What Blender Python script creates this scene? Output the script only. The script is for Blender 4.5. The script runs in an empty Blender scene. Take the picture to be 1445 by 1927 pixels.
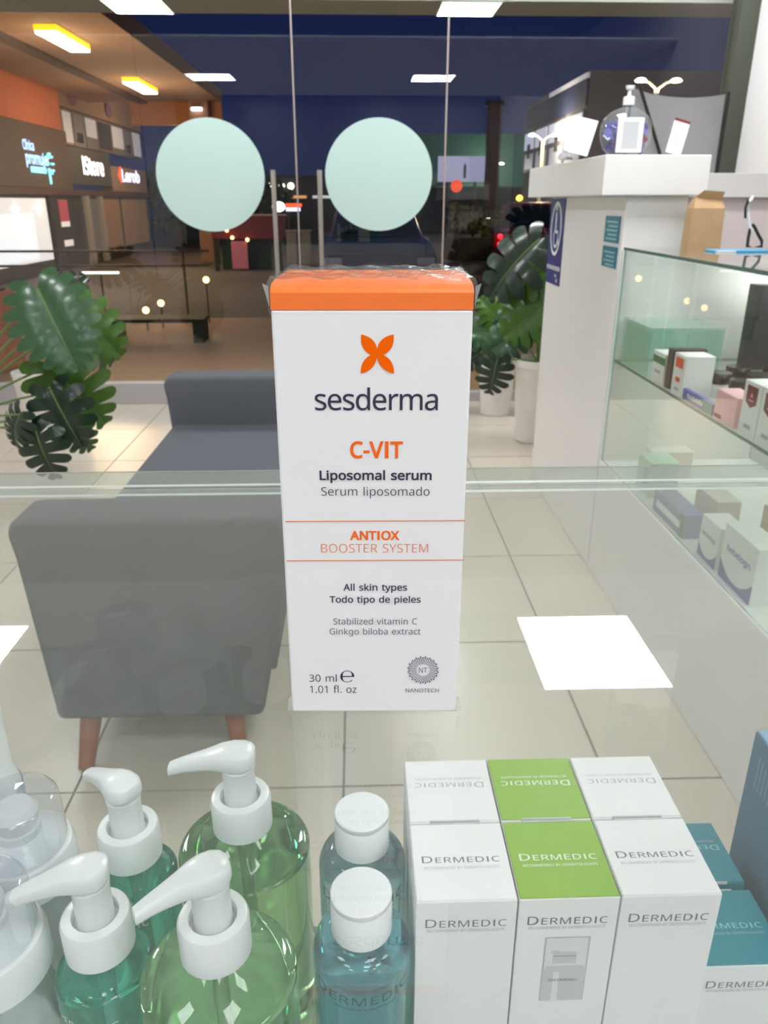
import bpy, bmesh, math, random
from mathutils import Vector, Matrix, Euler
from mathutils.geometry import tessellate_polygon, delaunay_2d_cdt
random.seed(7)
S = bpy.context.scene
C = S.collection
R = math.radians
PI = math.pi

# ------------------------------------------------------------------ camera
cd = bpy.data.cameras.new('camera')
cam = bpy.data.objects.new('camera', cd); C.objects.link(cam)
cam.location = (0, 0, 1.15)
cam.rotation_euler = (R(68.1), 0, R(-1.925))
cd.sensor_fit = 'VERTICAL'; cd.sensor_height = 36; cd.sensor_width = 27
cd.lens = 36 * 1450 / 1927
cd.clip_start = 0.02; cd.clip_end = 300
cd.dof.use_dof = True; cd.dof.focus_distance = 0.19; cd.dof.aperture_fstop = 50
S.camera = cam
# ------------------------------------------------------------------ world (dusk sky)
w = bpy.data.worlds.new('dusk_sky'); S.world = w; w.use_nodes = True
nt = w.node_tree; bg = nt.nodes['Background']
tc = nt.nodes.new('ShaderNodeTexCoord'); sx = nt.nodes.new('ShaderNodeSeparateXYZ'); rp = nt.nodes.new('ShaderNodeValToRGB')
nt.links.new(tc.outputs['Generated'], sx.inputs[0]); nt.links.new(sx.outputs['Z'], rp.inputs[0]); nt.links.new(rp.outputs[0], bg.inputs[0])
rp.color_ramp.elements[0].color = (0.010, 0.016, 0.060, 1); rp.color_ramp.elements[0].position = 0.0
rp.color_ramp.elements[1].color = (0.006, 0.010, 0.045, 1); rp.color_ramp.elements[1].position = 0.5
bg.inputs[1].default_value = 1.1
S.view_settings.view_transform = 'Standard'; S.view_settings.look = 'None'
S.view_settings.exposure = 0.0; S.view_settings.gamma = 1.0; S.view_settings.use_curve_mapping = False
S.cycles.max_bounces = 14; S.cycles.transmission_bounces = 10; S.cycles.transparent_max_bounces = 24
S.cycles.caustics_refractive = True; S.cycles.caustics_reflective = False; S.cycles.sample_clamp_indirect = 6
PANEL = 40.0     # radiance of the ceiling light panels

# ------------------------------------------------------------------ materials
def lin(c):
    return tuple((v/255/12.92 if v/255 <= .04045 else ((v/255+.055)/1.055)**2.4) for v in c) + (1,)
MATS = {}
def M(name, rgb, rough=.5, metal=0, spec=.5, trans=0, ior=1.45, emit=0, ergb=None, noise=0, nscale=20, bump=0, bscale=200, coat=0, alpha=1):
    if name in MATS: return MATS[name]
    m = bpy.data.materials.new(name); m.use_nodes = True; MATS[name] = m
    n = m.node_tree; b = n.nodes['Principled BSDF']
    col = lin(rgb)
    b.inputs['Base Color'].default_value = col
    b.inputs['Roughness'].default_value = rough; b.inputs['Metallic'].default_value = metal
    b.inputs['Specular IOR Level'].default_value = spec; b.inputs['IOR'].default_value = ior
    b.inputs['Transmission Weight'].default_value = trans; b.inputs['Coat Weight'].default_value = coat
    b.inputs['Alpha'].default_value = alpha
    if emit:
        b.inputs['Emission Color'].default_value = lin(ergb or rgb); b.inputs['Emission Strength'].default_value = emit
    t = n.nodes.new('ShaderNodeTexCoord')
    nz = n.nodes.new('ShaderNodeTexNoise'); nz.inputs['Scale'].default_value = nscale; nz.inputs['Detail'].default_value = 4
    n.links.new(t.outputs['Object'], nz.inputs['Vector'])
    mx = n.nodes.new('ShaderNodeMix'); mx.data_type = 'RGBA'; mx.blend_type = 'MULTIPLY'
    mx.inputs[0].default_value = noise if noise else .03
    mx.inputs[6].default_value = col
    n.links.new(nz.outputs['Fac'], mx.inputs[7]); n.links.new(mx.outputs[2], b.inputs['Base Color'])
    if bump:
        bz = n.nodes.new('ShaderNodeTexNoise'); bz.inputs['Scale'].default_value = bscale
        n.links.new(t.outputs['Object'], bz.inputs['Vector'])
        bp = n.nodes.new('ShaderNodeBump'); bp.inputs['Strength'].default_value = bump; bp.inputs['Distance'].default_value = .002
        n.links.new(bz.outputs['Fac'], bp.inputs['Height']); n.links.new(bp.outputs[0], b.inputs['Normal'])
    return m
def pane_mat(name, tint=(255, 255, 255), k=1.8, rough=0.0, haze=0, bump=0, bscale=30):
    """thin clear sheet: both faces' Fresnel reflection on the front face, straight see-through, optional pale diffuse share"""
    if name in MATS: return MATS[name]
    m = bpy.data.materials.new(name); m.use_nodes = True; MATS[name] = m
    n = m.node_tree; n.nodes.remove(n.nodes['Principled BSDF']); out = n.nodes['Material Output']
    tr = n.nodes.new('ShaderNodeBsdfTransparent'); tr.inputs[0].default_value = lin(tint)
    gl = n.nodes.new('ShaderNodeBsdfGlossy'); gl.inputs['Roughness'].default_value = rough; gl.inputs[0].default_value = (1, 1, 1, 1)
    fr = n.nodes.new('ShaderNodeFresnel'); fr.inputs[0].default_value = 1.5
    ge = n.nodes.new('ShaderNodeNewGeometry')
    a = n.nodes.new('ShaderNodeMath'); a.operation = 'MULTIPLY'; a.inputs[1].default_value = k; a.use_clamp = True
    s = n.nodes.new('ShaderNodeMath'); s.operation = 'SUBTRACT'; s.inputs[0].default_value = 1
    p = n.nodes.new('ShaderNodeMath'); p.operation = 'MULTIPLY'
    n.links.new(fr.outputs[0], a.inputs[0]); n.links.new(ge.outputs['Backfacing'], s.inputs[1])
    n.links.new(a.outputs[0], p.inputs[0]); n.links.new(s.outputs[0], p.inputs[1])
    mix = n.nodes.new('ShaderNodeMixShader'); n.links.new(p.outputs[0], mix.inputs[0])
    n.links.new(tr.outputs[0], mix.inputs[1]); n.links.new(gl.outputs[0], mix.inputs[2])
    last = mix
    if haze:
        df = n.nodes.new('ShaderNodeBsdfDiffuse'); df.inputs[0].default_value = lin((225, 232, 228))
        m2 = n.nodes.new('ShaderNodeMixShader'); m2.inputs[0].default_value = haze
        n.links.new(mix.outputs[0], m2.inputs[1]); n.links.new(df.outputs[0], m2.inputs[2]); last = m2
    if bump:
        t = n.nodes.new('ShaderNodeTexCoord'); bz = n.nodes.new('ShaderNodeTexNoise'); bz.inputs['Scale'].default_value = bscale
        n.links.new(t.outputs['Object'], bz.inputs['Vector'])
        bp = n.nodes.new('ShaderNodeBump'); bp.inputs['Strength'].default_value = bump; bp.inputs['Distance'].default_value = .002
        n.links.new(bz.outputs['Fac'], bp.inputs['Height']); n.links.new(bp.outputs[0], gl.inputs['Normal'])
    n.links.new(last.outputs[0], out.inputs[0])
    return m

white_card = M('white_card', (238, 237, 236), .55, spec=.3, bump=.015, bscale=900)
orange_card = M('orange_card', (255, 120, 0), .4, bump=.05, bscale=600)
ink_dark = M('ink_dark', (52, 50, 72), .5)
ink_grey = M('ink_grey', (104, 106, 118), .5)
ink_light = M('ink_light_grey', (172, 174, 182), .5)
ink_orange = M('ink_orange', (250, 104, 10), .5)
ink_lightorange = M('ink_pale_orange', (236, 132, 92), .5)
ink_white = M('ink_white', (240, 246, 240), .5)
white_plastic = M('white_plastic', (238, 241, 241), .28, coat=.2)
white_matte = M('white_laminate', (232, 230, 228), .4)
wall_white = M('wall_white', (226, 224, 222), .8, bump=.1, bscale=60)
ceil_white = M('ceiling_white', (238, 238, 234), .8)
dark_ceiling = M('dark_ceiling', (70, 74, 84), .8)
steel = M('brushed_steel', (196, 190, 182), .3, metal=1)
dark_metal = M('dark_metal', (48, 50, 46), .5)
sofa_grey = M('grey_fabric', (104, 106, 112), .95, spec=.1, noise=.35, nscale=260, bump=.6, bscale=900)
wood_leg = M('stained_wood', (156, 80, 34), .4, noise=.4, nscale=40)
counter_glass = pane_mat('counter_glass', (252, 253, 252), 1.55, haze=.025)
window_glass = pane_mat('window_glass', (248, 250, 250), 1.8)
case_glass = pane_mat('case_glass', (250, 254, 252), 1.3, haze=.012)
film_clear = pane_mat('clear_film', (255, 255, 255), 0.7, rough=.15, haze=.045, bump=.25, bscale=120)
clear_plastic = pane_mat('clear_plastic', (240, 242, 246), 1.8, haze=.10)
edge_green = M('glass_edge_green', (150, 178, 166), .15, trans=.75)
edge_light = M('glass_edge_arris', (214, 226, 220), .25)
edge_dark = M('glass_edge_dark', (84, 112, 104), .2)
sticker_mint = M('mint_frosted_film', (196, 224, 217), .6)
panel_emit = M('panel_diffuser', (250, 252, 255), .5, emit=PANEL)
panel_rear_fill = M('panel_diffuser_rear_fill', (250, 252, 255), .5, emit=PANEL*.40)
panel_cove_fill = M('panel_diffuser_cove_fill', (250, 252, 255), .5, emit=PANEL*.60)
leaf_green = M('monstera_green', (60, 98, 62), .32, noise=.5, nscale=9, coat=.15)
leaf_dark = M('monstera_dark_green', (30, 52, 36), .3, noise=.5, nscale=9, coat=.15)
leaf_lime = M('monstera_young_green', (72, 112, 34), .35, noise=.4, nscale=9)
stem_green = M('stem_green', (104, 132, 70), .5)
soil = M('potting_soil', (58, 44, 34), .95)
pot_white = M('white_ceramic', (232, 228, 222), .5, bump=.5, bscale=30)

# ------------------------------------------------------------------ mesh builder
class G:
    def __init__(s): s.v = []; s.f = []; s.m = []; s.sm = []
    def add(s, vs, fs, mi=0, smooth=False, T=None):
        o = len(s.v)
        s.v += [tuple(T @ Vector(p)) if T is not None else tuple(p) for p in vs]
        for f in fs: s.f.append(tuple(i + o for i in f)); s.m.append(mi); s.sm.append(smooth)
        return s
    def box(s, x0, x1, y0, y1, z0, z1, mi=0, T=None, taper=None):
        a, b = (taper or (0, 0))
        v = [(x0, y0, z0), (x1, y0, z0), (x1, y1, z0), (x0, y1, z0), (x0+a, y0+b, z1), (x1-a, y0+b, z1), (x1-a, y1-b, z1), (x0+a, y1-b, z1)]
        return s.add(v, [(3, 2, 1, 0), (4, 5, 6, 7), (0, 1, 5, 4), (1, 2, 6, 5), (2, 3, 7, 6), (3, 0, 4, 7)], mi, False, T)
    def lathe(s, prof, n=40, c=(0, 0, 0), mi=0, smooth=True, cap=(True, True), sx=1, sy=1, T=None):
        vs = []; fs = []; k = len(prof)
        for r, z in prof:
            for i in range(n):
                a = 2*PI*i/n; vs.append((c[0]+r*math.cos(a)*sx, c[1]+r*math.sin(a)*sy, c[2]+z))
        for j in range(k-1):
            for i in range(n):
                i2 = (i+1) % n; fs.append((j*n+i, j*n+i2, (j+1)*n+i2, (j+1)*n+i))
        if cap[0]: fs.append(tuple(range(n-1, -1, -1)))
        if cap[1]: fs.append(tuple((k-1)*n+i for i in range(n)))
        return s.add(vs, fs, mi, smooth, T)
    def tube(s, pts, rad, n=10, mi=0, T=None, caps=True):
        pts = [Vector(p) for p in pts]; k = len(pts)
        if not isinstance(rad, (list, tuple)): rad = [rad]*k
        vs = []; fs = []
        up = Vector((0, 0, 1))
        d0 = (pts[1]-pts[0]).normalized()
        if abs(d0.dot(up)) > .9: up = Vector((1, 0, 0))
        for i, p in enumerate(pts):
            d = (pts[min(i+1, k-1)]-pts[max(i-1, 0)]).normalized()
            x = d.cross(up).normalized(); y = x.cross(d).normalized()
            for j in range(n):
                a = 2*PI*j/n; vs.append(tuple(p + x*(rad[i]*math.cos(a)) + y*(rad[i]*math.sin(a))))
        for i in range(k-1):
            for j in range(n):
                j2 = (j+1) % n; fs.append((i*n+j, i*n+j2, (i+1)*n+j2, (i+1)*n+j))
        if caps: fs.append(tuple(range(n-1, -1, -1))); fs.append(tuple((k-1)*n+j for j in range(n)))
        return s.add(vs, fs, mi, True, T)
    def loft(s, secs, n=20, mi=0, T=None):
        """sections (x, zc, half width, half height): ellipses in the yz plane along x"""
        vs = []; fs = []
        for (x, zc, hw, hh) in secs:
            for j in range(n):
                a = 2*PI*j/n; ca, sa = math.cos(a), math.sin(a)
                q = .62
                vs.append((x, math.copysign(abs(ca)**q, ca)*hw, zc+math.copysign(abs(sa)**q, sa)*hh))
        for i in range(len(secs)-1):
            for j in range(n):
                j2 = (j+1) % n; fs.append((i*n+j, i*n+j2, (i+1)*n+j2, (i+1)*n+j))
        fs.append(tuple(range(n-1, -1, -1))); fs.append(tuple((len(secs)-1)*n+j for j in range(n)))
        return s.add(vs, fs, mi, True, T)
    def prism(s, poly, t, O=(0, 0, 0), U=(1, 0, 0), V=(0, 0, 1), mi=0):
        """flat polygon (u,v) given thickness t along -(UxV) side"""
        O = Vector(O); U = Vector(U); V = Vector(V); N = U.cross(V)
        n = len(poly)
        a = [O+U*p[0]+V*p[1] for p in poly]; b = [p-N*t for p in a]
        tri = tessellate_polygon([[Vector((p[0], p[1], 0)) for p in poly]])
        fs = []
        for f in tri:
            A, B, D = (Vector((poly[i][0], poly[i][1], 0)) for i in f)
            if (B-A).cross(D-A).z < 0: f = f[::-1]
            fs.append(tuple(f)); fs.append(tuple(i+n for i in f[::-1]))
        area = sum(poly[i][0]*poly[(i+1) % n][1]-poly[(i+1) % n][0]*poly[i][1] for i in range(n))
        for i in range(n):
            j = (i+1) % n
            fs.append((i, i+n, j+n, j) if area > 0 else (j, j+n, i+n, i))
        return s.add([tuple(p) for p in a+b], fs, mi)
    def mesh(s, name, mats, bevel=0, seg=2, shade=None):
        me = bpy.data.meshes.new(name); me.from_pydata(s.v, [], s.f)
        for m in (mats if isinstance(mats, (list, tuple)) else [mats]): me.materials.append(m)
        me.polygons.foreach_set('material_index', s.m); me.polygons.foreach_set('use_smooth', s.sm if shade is None else [shade]*len(s.f))
        if bevel:
            bm = bmesh.new(); bm.from_mesh(me)
            es = [e for e in bm.edges if len(e.link_faces) == 2 and e.calc_face_angle(0) > .5]
            bmesh.ops.bevel(bm, geom=es, offset=bevel, segments=seg, affect='EDGES', profile=.5)
            bm.to_mesh(me); bm.free()
        if any(s.sm) and shade is None: me.set_sharp_from_angle(angle=R(38))
        me.update(); return me
    def obj(s, name, mats, parent=None, bevel=0, seg=2, loc=None, shade=None):
        o = bpy.data.objects.new(name, s.mesh(name, mats, bevel, seg, shade)); C.objects.link(o)
        if parent: o.parent = parent
        if loc: o.location = loc
        return o
def tag(o, label=None, cat=None, group=None, kind=None):
    if label: o['label'] = label
    if cat: o['category'] = cat
    if group: o['group'] = group
    if kind: o['kind'] = kind
    return o
def thing(name, label, cat, loc=(0, 0, 0), rz=0, group=None):
    o = bpy.data.objects.new(name, None); C.objects.link(o); o.location = loc; o.rotation_euler = (0, 0, rz); o.empty_display_size = .05
    return tag(o, label, cat, group)
def dup(root, label, loc, rz=None):
    r = root.copy(); C.objects.link(r); r.location = loc; r['label'] = label
    if rz is not None: r.rotation_euler = (0, 0, rz)
    for ch in list(root.children):
        c = ch.copy(); C.objects.link(c); c.parent = r
        for g in list(ch.children):
            d = g.copy(); C.objects.link(d); d.parent = c
    return r
def struct_(name, g, mats, parent=None, bevel=0, label=None):
    o = g.obj(name, mats, parent, bevel)
    if not parent: tag(o, label, kind='structure')
    return o

# ------------------------------------------------------------------ lettering
GLY = {}
# outlines of a plain humanist sans: character code -> (advance, closed outlines as x,y pairs), in thousandths of an em
OUTLINES = {65: (512, [[437,0,368,177,141,177,73,0,0,0,224,575,289,575,512,0], [282,415,274,438,263,473,255,500,247,468,238,438,230,415,165,241,346,241]]),
66: (521, [[241,573,292,571,336,565,373,555,404,541,434,515,453,478,459,431,457,409,453,389,446,371,437,354,424,340,409,328,392,317,372,309,350,304,350,300,415,279,433,267,448,253,461,236,470,215,476,191,478,163,475,130,467,100,454,74,436,52,413,33,385,19,354,8,318,2,279,0,78,0,78,573], [256,329,300,331,334,339,357,352,372,371,381,394,384,423,380,451,369,474,351,490,324,502,289,509,245,511,150,511,150,329], [150,269,150,61,265,61,311,64,346,74,371,91,388,112,398,138,401,168,399,188,395,205,388,221,377,235,362,247,344,256,321,263,293,267,260,269]]),
67: (507, [[323,517,294,516,266,510,241,502,217,490,196,474,178,456,162,434,149,410,139,383,131,353,127,321,125,286,128,241,135,200,147,164,164,132,186,105,213,83,244,68,281,58,322,55,394,62,460,78,460,15,393,-2,312,-8,270,-6,232,1,197,12,166,28,130,56,101,90,78,131,65,165,56,203,51,244,49,287,51,329,57,369,67,406,81,440,99,471,120,499,145,523,174,543,206,559,242,571,281,578,324,581,409,572,482,547,453,486,394,508]]),
68: (585, [[536,292,534,246,528,203,516,165,501,131,474,91,439,58,399,33,364,18,325,8,283,2,237,0,78,0,78,573,254,573,296,571,335,565,371,555,404,540,443,516,476,484,502,446,517,413,528,377,534,336], [460,289,457,337,449,379,435,415,416,444,391,469,361,487,327,500,287,508,244,511,150,511,150,62,228,62,282,65,329,76,369,94,402,119,428,151,446,190,457,236]]),
69: (446, [[398,0,78,0,78,573,398,573,398,509,150,509,150,330,383,330,383,268,150,268,150,63,398,63]]),
70: (416, [[150,0,78,0,78,573,398,573,398,509,150,509,150,306,383,306,383,243,150,243]]),
71: (584, [[326,302,524,302,524,22,431,-1,323,-8,280,-6,241,1,205,12,173,28,136,55,105,89,81,130,67,164,57,202,51,243,49,286,51,330,58,370,69,407,84,442,111,482,145,517,186,544,220,560,259,571,300,578,346,581,437,572,516,547,489,484,421,508,342,517,298,514,259,505,225,489,195,468,170,441,150,409,136,373,127,332,124,286,127,243,134,202,146,166,164,133,187,106,216,84,251,68,292,58,340,55,404,59,452,68,452,238,326,238]]),
72: (594, [[516,0,443,0,443,267,150,267,150,0,78,0,78,573,150,573,150,330,443,330,443,573,516,573]]),
73: (272, [[239,0,32,0,32,42,99,57,99,515,32,531,32,573,239,573,239,531,172,515,172,57,239,42]]),
74: (219, [[-3,-152,-37,-150,-63,-142,-63,-81,-35,-87,-5,-89,33,-81,45,-74,54,-65,63,-53,69,-38,73,-19,74,3,74,573,146,573,146,9,144,-26,138,-56,128,-82,114,-104,96,-122,75,-135,52,-145,25,-150]]),
75: (496, [[496,0,411,0,209,273,150,222,150,0,78,0,78,573,150,573,150,290,199,345,249,399,403,573,488,573,261,323]]),
76: (420, [[78,0,78,573,150,573,150,64,400,64,400,0]]),
77: (727, [[330,0,142,502,139,502,142,461,144,407,144,347,144,0,78,0,78,573,184,573,361,103,364,103,544,573,650,573,650,0,578,0,578,352,579,408,581,460,584,501,581,501,390,0]]),
78: (609, [[532,0,447,0,141,476,138,476,141,432,143,378,144,320,144,0,78,0,78,573,161,573,467,99,470,99,468,137,466,193,464,249,464,573,532,573]]),
79: (626, [[577,287,576,244,570,204,561,166,547,132,531,101,510,73,486,49,459,29,428,13,393,1,355,-6,314,-8,271,-6,232,1,196,13,165,29,138,49,114,73,94,101,78,132,65,167,56,204,51,245,49,288,51,331,56,370,65,408,78,442,100,482,130,517,166,545,197,561,232,572,271,579,314,581,369,577,417,565,459,545,495,517,524,483,547,442,560,408,570,370,576,330], [125,287,127,241,134,200,145,163,161,131,182,104,207,83,238,67,273,58,314,55,354,58,390,67,420,83,445,104,465,131,481,163,492,200,499,241,501,287,498,338,490,384,476,423,456,457,431,484,398,503,360,514,314,518,274,515,238,506,207,490,182,469,161,443,145,411,134,374,127,333]]),
80: (485, [[229,573,282,570,326,562,363,548,393,528,421,495,439,454,444,404,433,336,423,316,411,296,395,278,375,262,351,249,324,238,292,230,256,225,216,223,150,223,150,0,78,0,78,573], [223,511,150,511,150,285,208,285,242,286,272,290,298,296,320,306,338,318,352,334,362,352,368,375,370,401,366,435,354,462,334,484,306,499,269,508]]),
81: (626, [[577,287,575,242,569,200,559,160,544,124,525,92,503,64,476,40,445,21,411,6,548,-136,444,-136,334,-7,324,-8,314,-8,271,-6,232,1,196,13,165,29,138,49,114,73,94,101,78,132,65,167,56,204,51,245,49,288,51,331,56,370,65,408,78,442,100,482,130,517,166,545,197,561,232,572,271,579,314,581,369,577,417,565,459,545,495,517,524,483,547,442,560,408,570,370,576,330], [125,287,127,241,134,200,145,163,161,131,182,104,207,83,238,67,273,58,314,55,354,58,390,67,420,83,445,104,465,131,481,163,492,200,499,241,501,287,498,338,490,384,476,423,456,457,431,484,398,503,360,514,314,518,274,515,238,506,207,490,182,469,161,443,145,411,134,374,127,333]]),
82: (499, [[236,573,281,571,320,565,353,555,381,540,404,522,422,500,434,474,442,444,444,410,442,381,437,356,427,334,415,315,401,298,385,285,330,257,487,0,403,0,264,237,150,237,150,0,78,0,78,573], [232,510,150,510,150,298,236,298,278,301,312,310,338,325,355,347,366,374,370,407,368,430,363,450,355,467,343,480,328,491,310,500,287,505,261,509]]),
83: (440, [[403,153,400,121,392,92,378,66,359,44,335,26,307,11,274,1,238,-6,198,-8,137,-5,83,4,41,19,41,88,113,65,201,55,228,56,252,60,273,66,290,74,305,85,316,98,324,113,329,129,330,147,329,164,325,180,318,194,308,207,295,218,277,230,196,265,131,294,85,330,57,375,48,435,51,464,58,490,71,513,89,533,110,550,136,563,165,573,197,579,231,581,318,572,389,549,366,487,302,508,229,517,207,516,187,513,169,507,155,499,142,489,133,478,126,464,122,450,121,434,122,416,126,400,133,386,143,373,156,362,172,351,246,318,332,279,353,264,371,247,385,228,395,206,401,181]]),
84: (446, [[259,0,187,0,187,509,8,509,8,573,437,573,437,509,259,509]]),
85: (586, [[513,202,511,164,503,128,489,95,470,65,446,40,416,20,380,4,338,-5,290,-8,240,-4,196,7,159,25,128,50,104,82,86,118,76,158,72,204,72,573,144,573,144,201,148,158,161,122,182,93,211,72,248,59,294,55,327,57,355,63,379,73,399,88,415,105,427,126,435,149,440,174,442,202,442,573,513,573]]),
86: (481, [[481,573,277,0,204,0,0,573,75,573,204,205,220,160,231,119,241,80,250,119,262,161,277,207,405,573]]),
87: (746, [[735,573,583,0,510,0,399,375,389,410,380,443,373,471,370,488,367,471,361,443,352,409,342,373,234,0,161,0,10,573,85,573,174,223,183,186,190,151,196,118,201,87,206,119,213,154,222,191,232,227,333,573,407,573,512,225,523,187,532,151,538,117,544,87,550,129,560,175,572,224,660,573]]),
88: (470, [[467,0,385,0,233,249,79,0,3,0,193,298,15,573,95,573,236,348,377,573,453,573,276,300]]),
89: (454, [[227,291,376,573,454,573,263,222,263,0,191,0,191,219,0,573,79,573]]),
90: (459, [[427,0,30,0,30,55,332,508,40,508,40,573,419,573,419,518,118,64,427,64]]),
97: (450, [[231,437,279,433,318,422,347,403,368,375,381,338,385,293,385,0,334,0,320,61,317,61,279,22,234,-1,172,-8,148,-7,124,-2,103,6,84,16,68,30,55,48,45,68,39,92,37,119,43,159,59,192,87,219,116,234,152,245,194,253,243,257,316,259,316,285,313,317,306,342,293,359,275,371,253,378,227,380,163,370,106,347,84,400,151,426], [252,208,204,203,167,195,141,182,124,165,113,144,110,119,112,97,120,79,132,66,148,56,167,51,188,49,223,52,253,62,279,79,299,103,311,134,315,172,315,210]]),
98: (493, [[139,461,138,410,135,373,139,373,153,390,169,405,189,419,213,429,240,435,272,437,322,431,365,412,401,381,422,350,437,312,446,267,449,215,447,168,439,127,427,91,410,61,390,36,365,17,337,3,306,-5,272,-8,240,-6,213,0,189,10,169,24,153,38,139,55,133,55,119,0,68,0,68,609,139,609], [260,379,231,377,207,371,188,361,172,348,159,330,150,308,144,282,140,252,139,217,139,214,142,165,150,125,165,93,187,69,219,55,261,51,297,55,325,69,348,93,363,126,373,166,376,216,373,265,363,306,348,338,325,360,296,374]]),
99: (385, [[241,-8,204,-5,170,2,139,15,112,34,88,58,69,87,55,123,47,165,44,213,47,262,56,305,71,342,90,372,114,396,142,415,174,428,208,435,245,438,309,431,358,415,337,356,292,370,244,376,217,374,193,368,172,358,155,343,141,325,131,303,123,277,119,247,117,213,119,181,123,152,131,126,141,104,155,86,172,71,191,61,214,55,240,53,302,60,351,78,351,15,304,-2]]),
100: (493, [[221,-8,171,-2,128,17,92,48,71,79,56,117,47,162,44,214,47,266,56,311,71,350,93,381,128,413,171,432,221,438,280,429,323,407,354,374,359,374,356,405,354,438,354,609,425,609,425,0,368,0,358,58,354,58,323,24,279,1], [232,51,273,55,305,67,328,88,343,117,352,154,355,200,355,213,352,263,343,304,329,336,306,360,274,375,231,379,196,374,168,359,146,334,130,300,120,260,117,213,120,165,130,125,146,93,168,69,197,55]]),
101: (452, [[234,438,269,435,301,427,329,414,354,396,374,373,390,346,402,315,409,281,411,244,411,201,117,201,122,157,134,119,154,90,181,69,215,56,254,52,327,60,392,82,392,20,327,-1,251,-8,212,-5,176,3,143,17,114,36,90,61,70,91,56,126,47,167,44,212,47,257,55,297,68,333,86,364,108,390,134,411,164,426,198,435], [233,380,202,377,175,366,154,348,137,323,125,293,119,257,338,257,336,281,333,302,326,322,318,338,306,353,292,364,276,373,256,378]]),
102: (276, [[266,375,158,375,158,0,87,0,87,375,12,375,12,408,87,432,87,457,89,492,95,522,104,547,116,568,132,585,152,597,174,606,199,612,227,613,274,609,310,599,292,544,262,552,228,556,206,553,189,545,175,532,166,513,160,489,158,458,158,430,266,430]]),
103: (493, [[221,438,248,436,273,431,297,422,319,409,338,393,355,373,359,373,369,430,425,430,425,-7,423,-46,416,-80,404,-109,388,-135,367,-155,341,-172,310,-183,274,-190,233,-192,147,-186,78,-165,78,-100,149,-125,237,-134,271,-130,300,-119,324,-101,341,-77,352,-48,355,-13,355,4,356,32,358,57,354,57,338,37,320,21,299,8,275,-1,250,-6,221,-8,170,-2,126,18,91,51,70,83,56,121,47,164,44,214,47,263,56,306,70,344,91,377,126,411,169,431], [230,379,207,376,187,370,169,359,153,344,140,326,130,303,123,277,119,247,117,213,120,165,130,124,146,92,169,68,197,54,232,50,288,58,303,65,315,74,326,85,349,131,356,197,356,214,355,251,350,282,343,309,332,331,319,348,302,362,281,371,257,377]]),
104: (496, [[139,431,138,399,135,370,140,370,174,407,221,429,273,437,306,435,335,430,360,421,382,408,399,391,413,370,423,344,429,314,431,280,431,0,361,0,361,275,358,307,351,333,338,353,319,367,295,376,265,379,235,377,210,370,189,360,173,347,160,329,150,308,144,283,140,254,139,222,139,0,68,0,68,609,139,609]]),
105: (207, [[139,430,139,0,68,0,68,430], [104,591,133,580,140,572,144,560,145,546,144,532,140,521,133,512,104,501,93,502,83,506,75,512,68,521,64,532,63,546,64,560,68,572,75,580,83,586,93,590]]),
106: (207, [[18,-192,-18,-190,-44,-183,-44,-126,-19,-132,9,-134,25,-132,39,-128,51,-120,61,-108,66,-90,68,-67,68,430,139,430,139,-64,137,-90,133,-113,126,-133,116,-151,103,-166,87,-177,67,-186,44,-191], [63,546,64,560,68,572,75,580,83,586,93,590,104,591,133,580,140,572,144,560,145,546,144,532,140,521,133,512,104,501,93,502,83,506,75,512,68,521,64,532]]),
107: (428, [[138,291,137,257,135,221,138,221,152,240,172,264,189,285,326,430,409,430,235,246,421,0,336,0,187,200,138,158,138,0,68,0,68,609,138,609]]),
108: (207, [[139,0,68,0,68,609,139,609]]),
109: (750, [[540,438,584,434,621,421,649,401,669,371,681,330,685,280,685,0,615,0,615,277,613,308,606,333,594,353,577,367,555,376,528,379,490,374,460,362,438,342,423,315,414,280,411,237,411,0,342,0,342,277,332,333,325,347,315,359,303,367,289,374,272,377,253,379,227,377,204,370,185,360,170,347,158,329,150,308,144,283,140,255,139,223,139,0,68,0,68,430,125,430,136,371,140,371,173,409,217,431,266,438,298,436,325,430,349,420,369,406,386,388,398,366,402,366,418,388,438,406,461,420,486,430,512,436]]),
110: (496, [[275,438,322,434,361,421,391,401,413,371,426,330,431,280,431,0,361,0,361,275,358,307,351,333,338,353,319,367,295,376,265,379,222,374,189,361,166,338,151,308,142,269,139,223,139,0,68,0,68,430,125,430,136,371,140,371,175,409,222,431]]),
111: (485, [[442,216,440,181,436,150,428,121,417,95,404,71,388,51,369,33,348,18,324,7,299,-1,271,-6,241,-8,214,-6,188,-1,163,7,140,18,119,33,100,51,84,71,70,95,59,121,51,150,46,181,44,216,47,261,55,301,68,336,87,367,110,392,137,412,169,426,204,435,244,438,281,435,316,426,347,412,374,392,398,367,417,336,431,301,439,261], [117,216,119,184,123,154,130,128,141,105,155,86,172,71,192,59,216,53,243,51,270,53,294,59,314,71,331,86,345,105,356,128,363,154,367,184,369,216,367,248,363,277,355,303,345,325,331,344,314,359,294,370,270,376,242,379,202,374,171,359,147,335,130,303,120,263]]),
112: (493, [[273,438,322,432,365,413,401,383,422,351,437,313,446,268,449,216,447,170,439,129,427,93,410,62,390,37,365,17,337,3,306,-5,272,-8,213,1,170,24,139,55,134,55,137,20,139,-16,139,-192,68,-192,68,430,126,430,136,371,139,371,170,405,213,429], [260,379,233,377,210,371,190,362,174,349,161,333,152,313,145,289,141,261,139,229,139,216,140,182,144,152,150,126,159,103,172,85,188,70,208,59,233,53,261,51,286,53,308,60,326,72,341,88,354,108,364,131,371,157,375,186,376,217,373,262,363,302,348,334,325,359,296,374]]),
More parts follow.
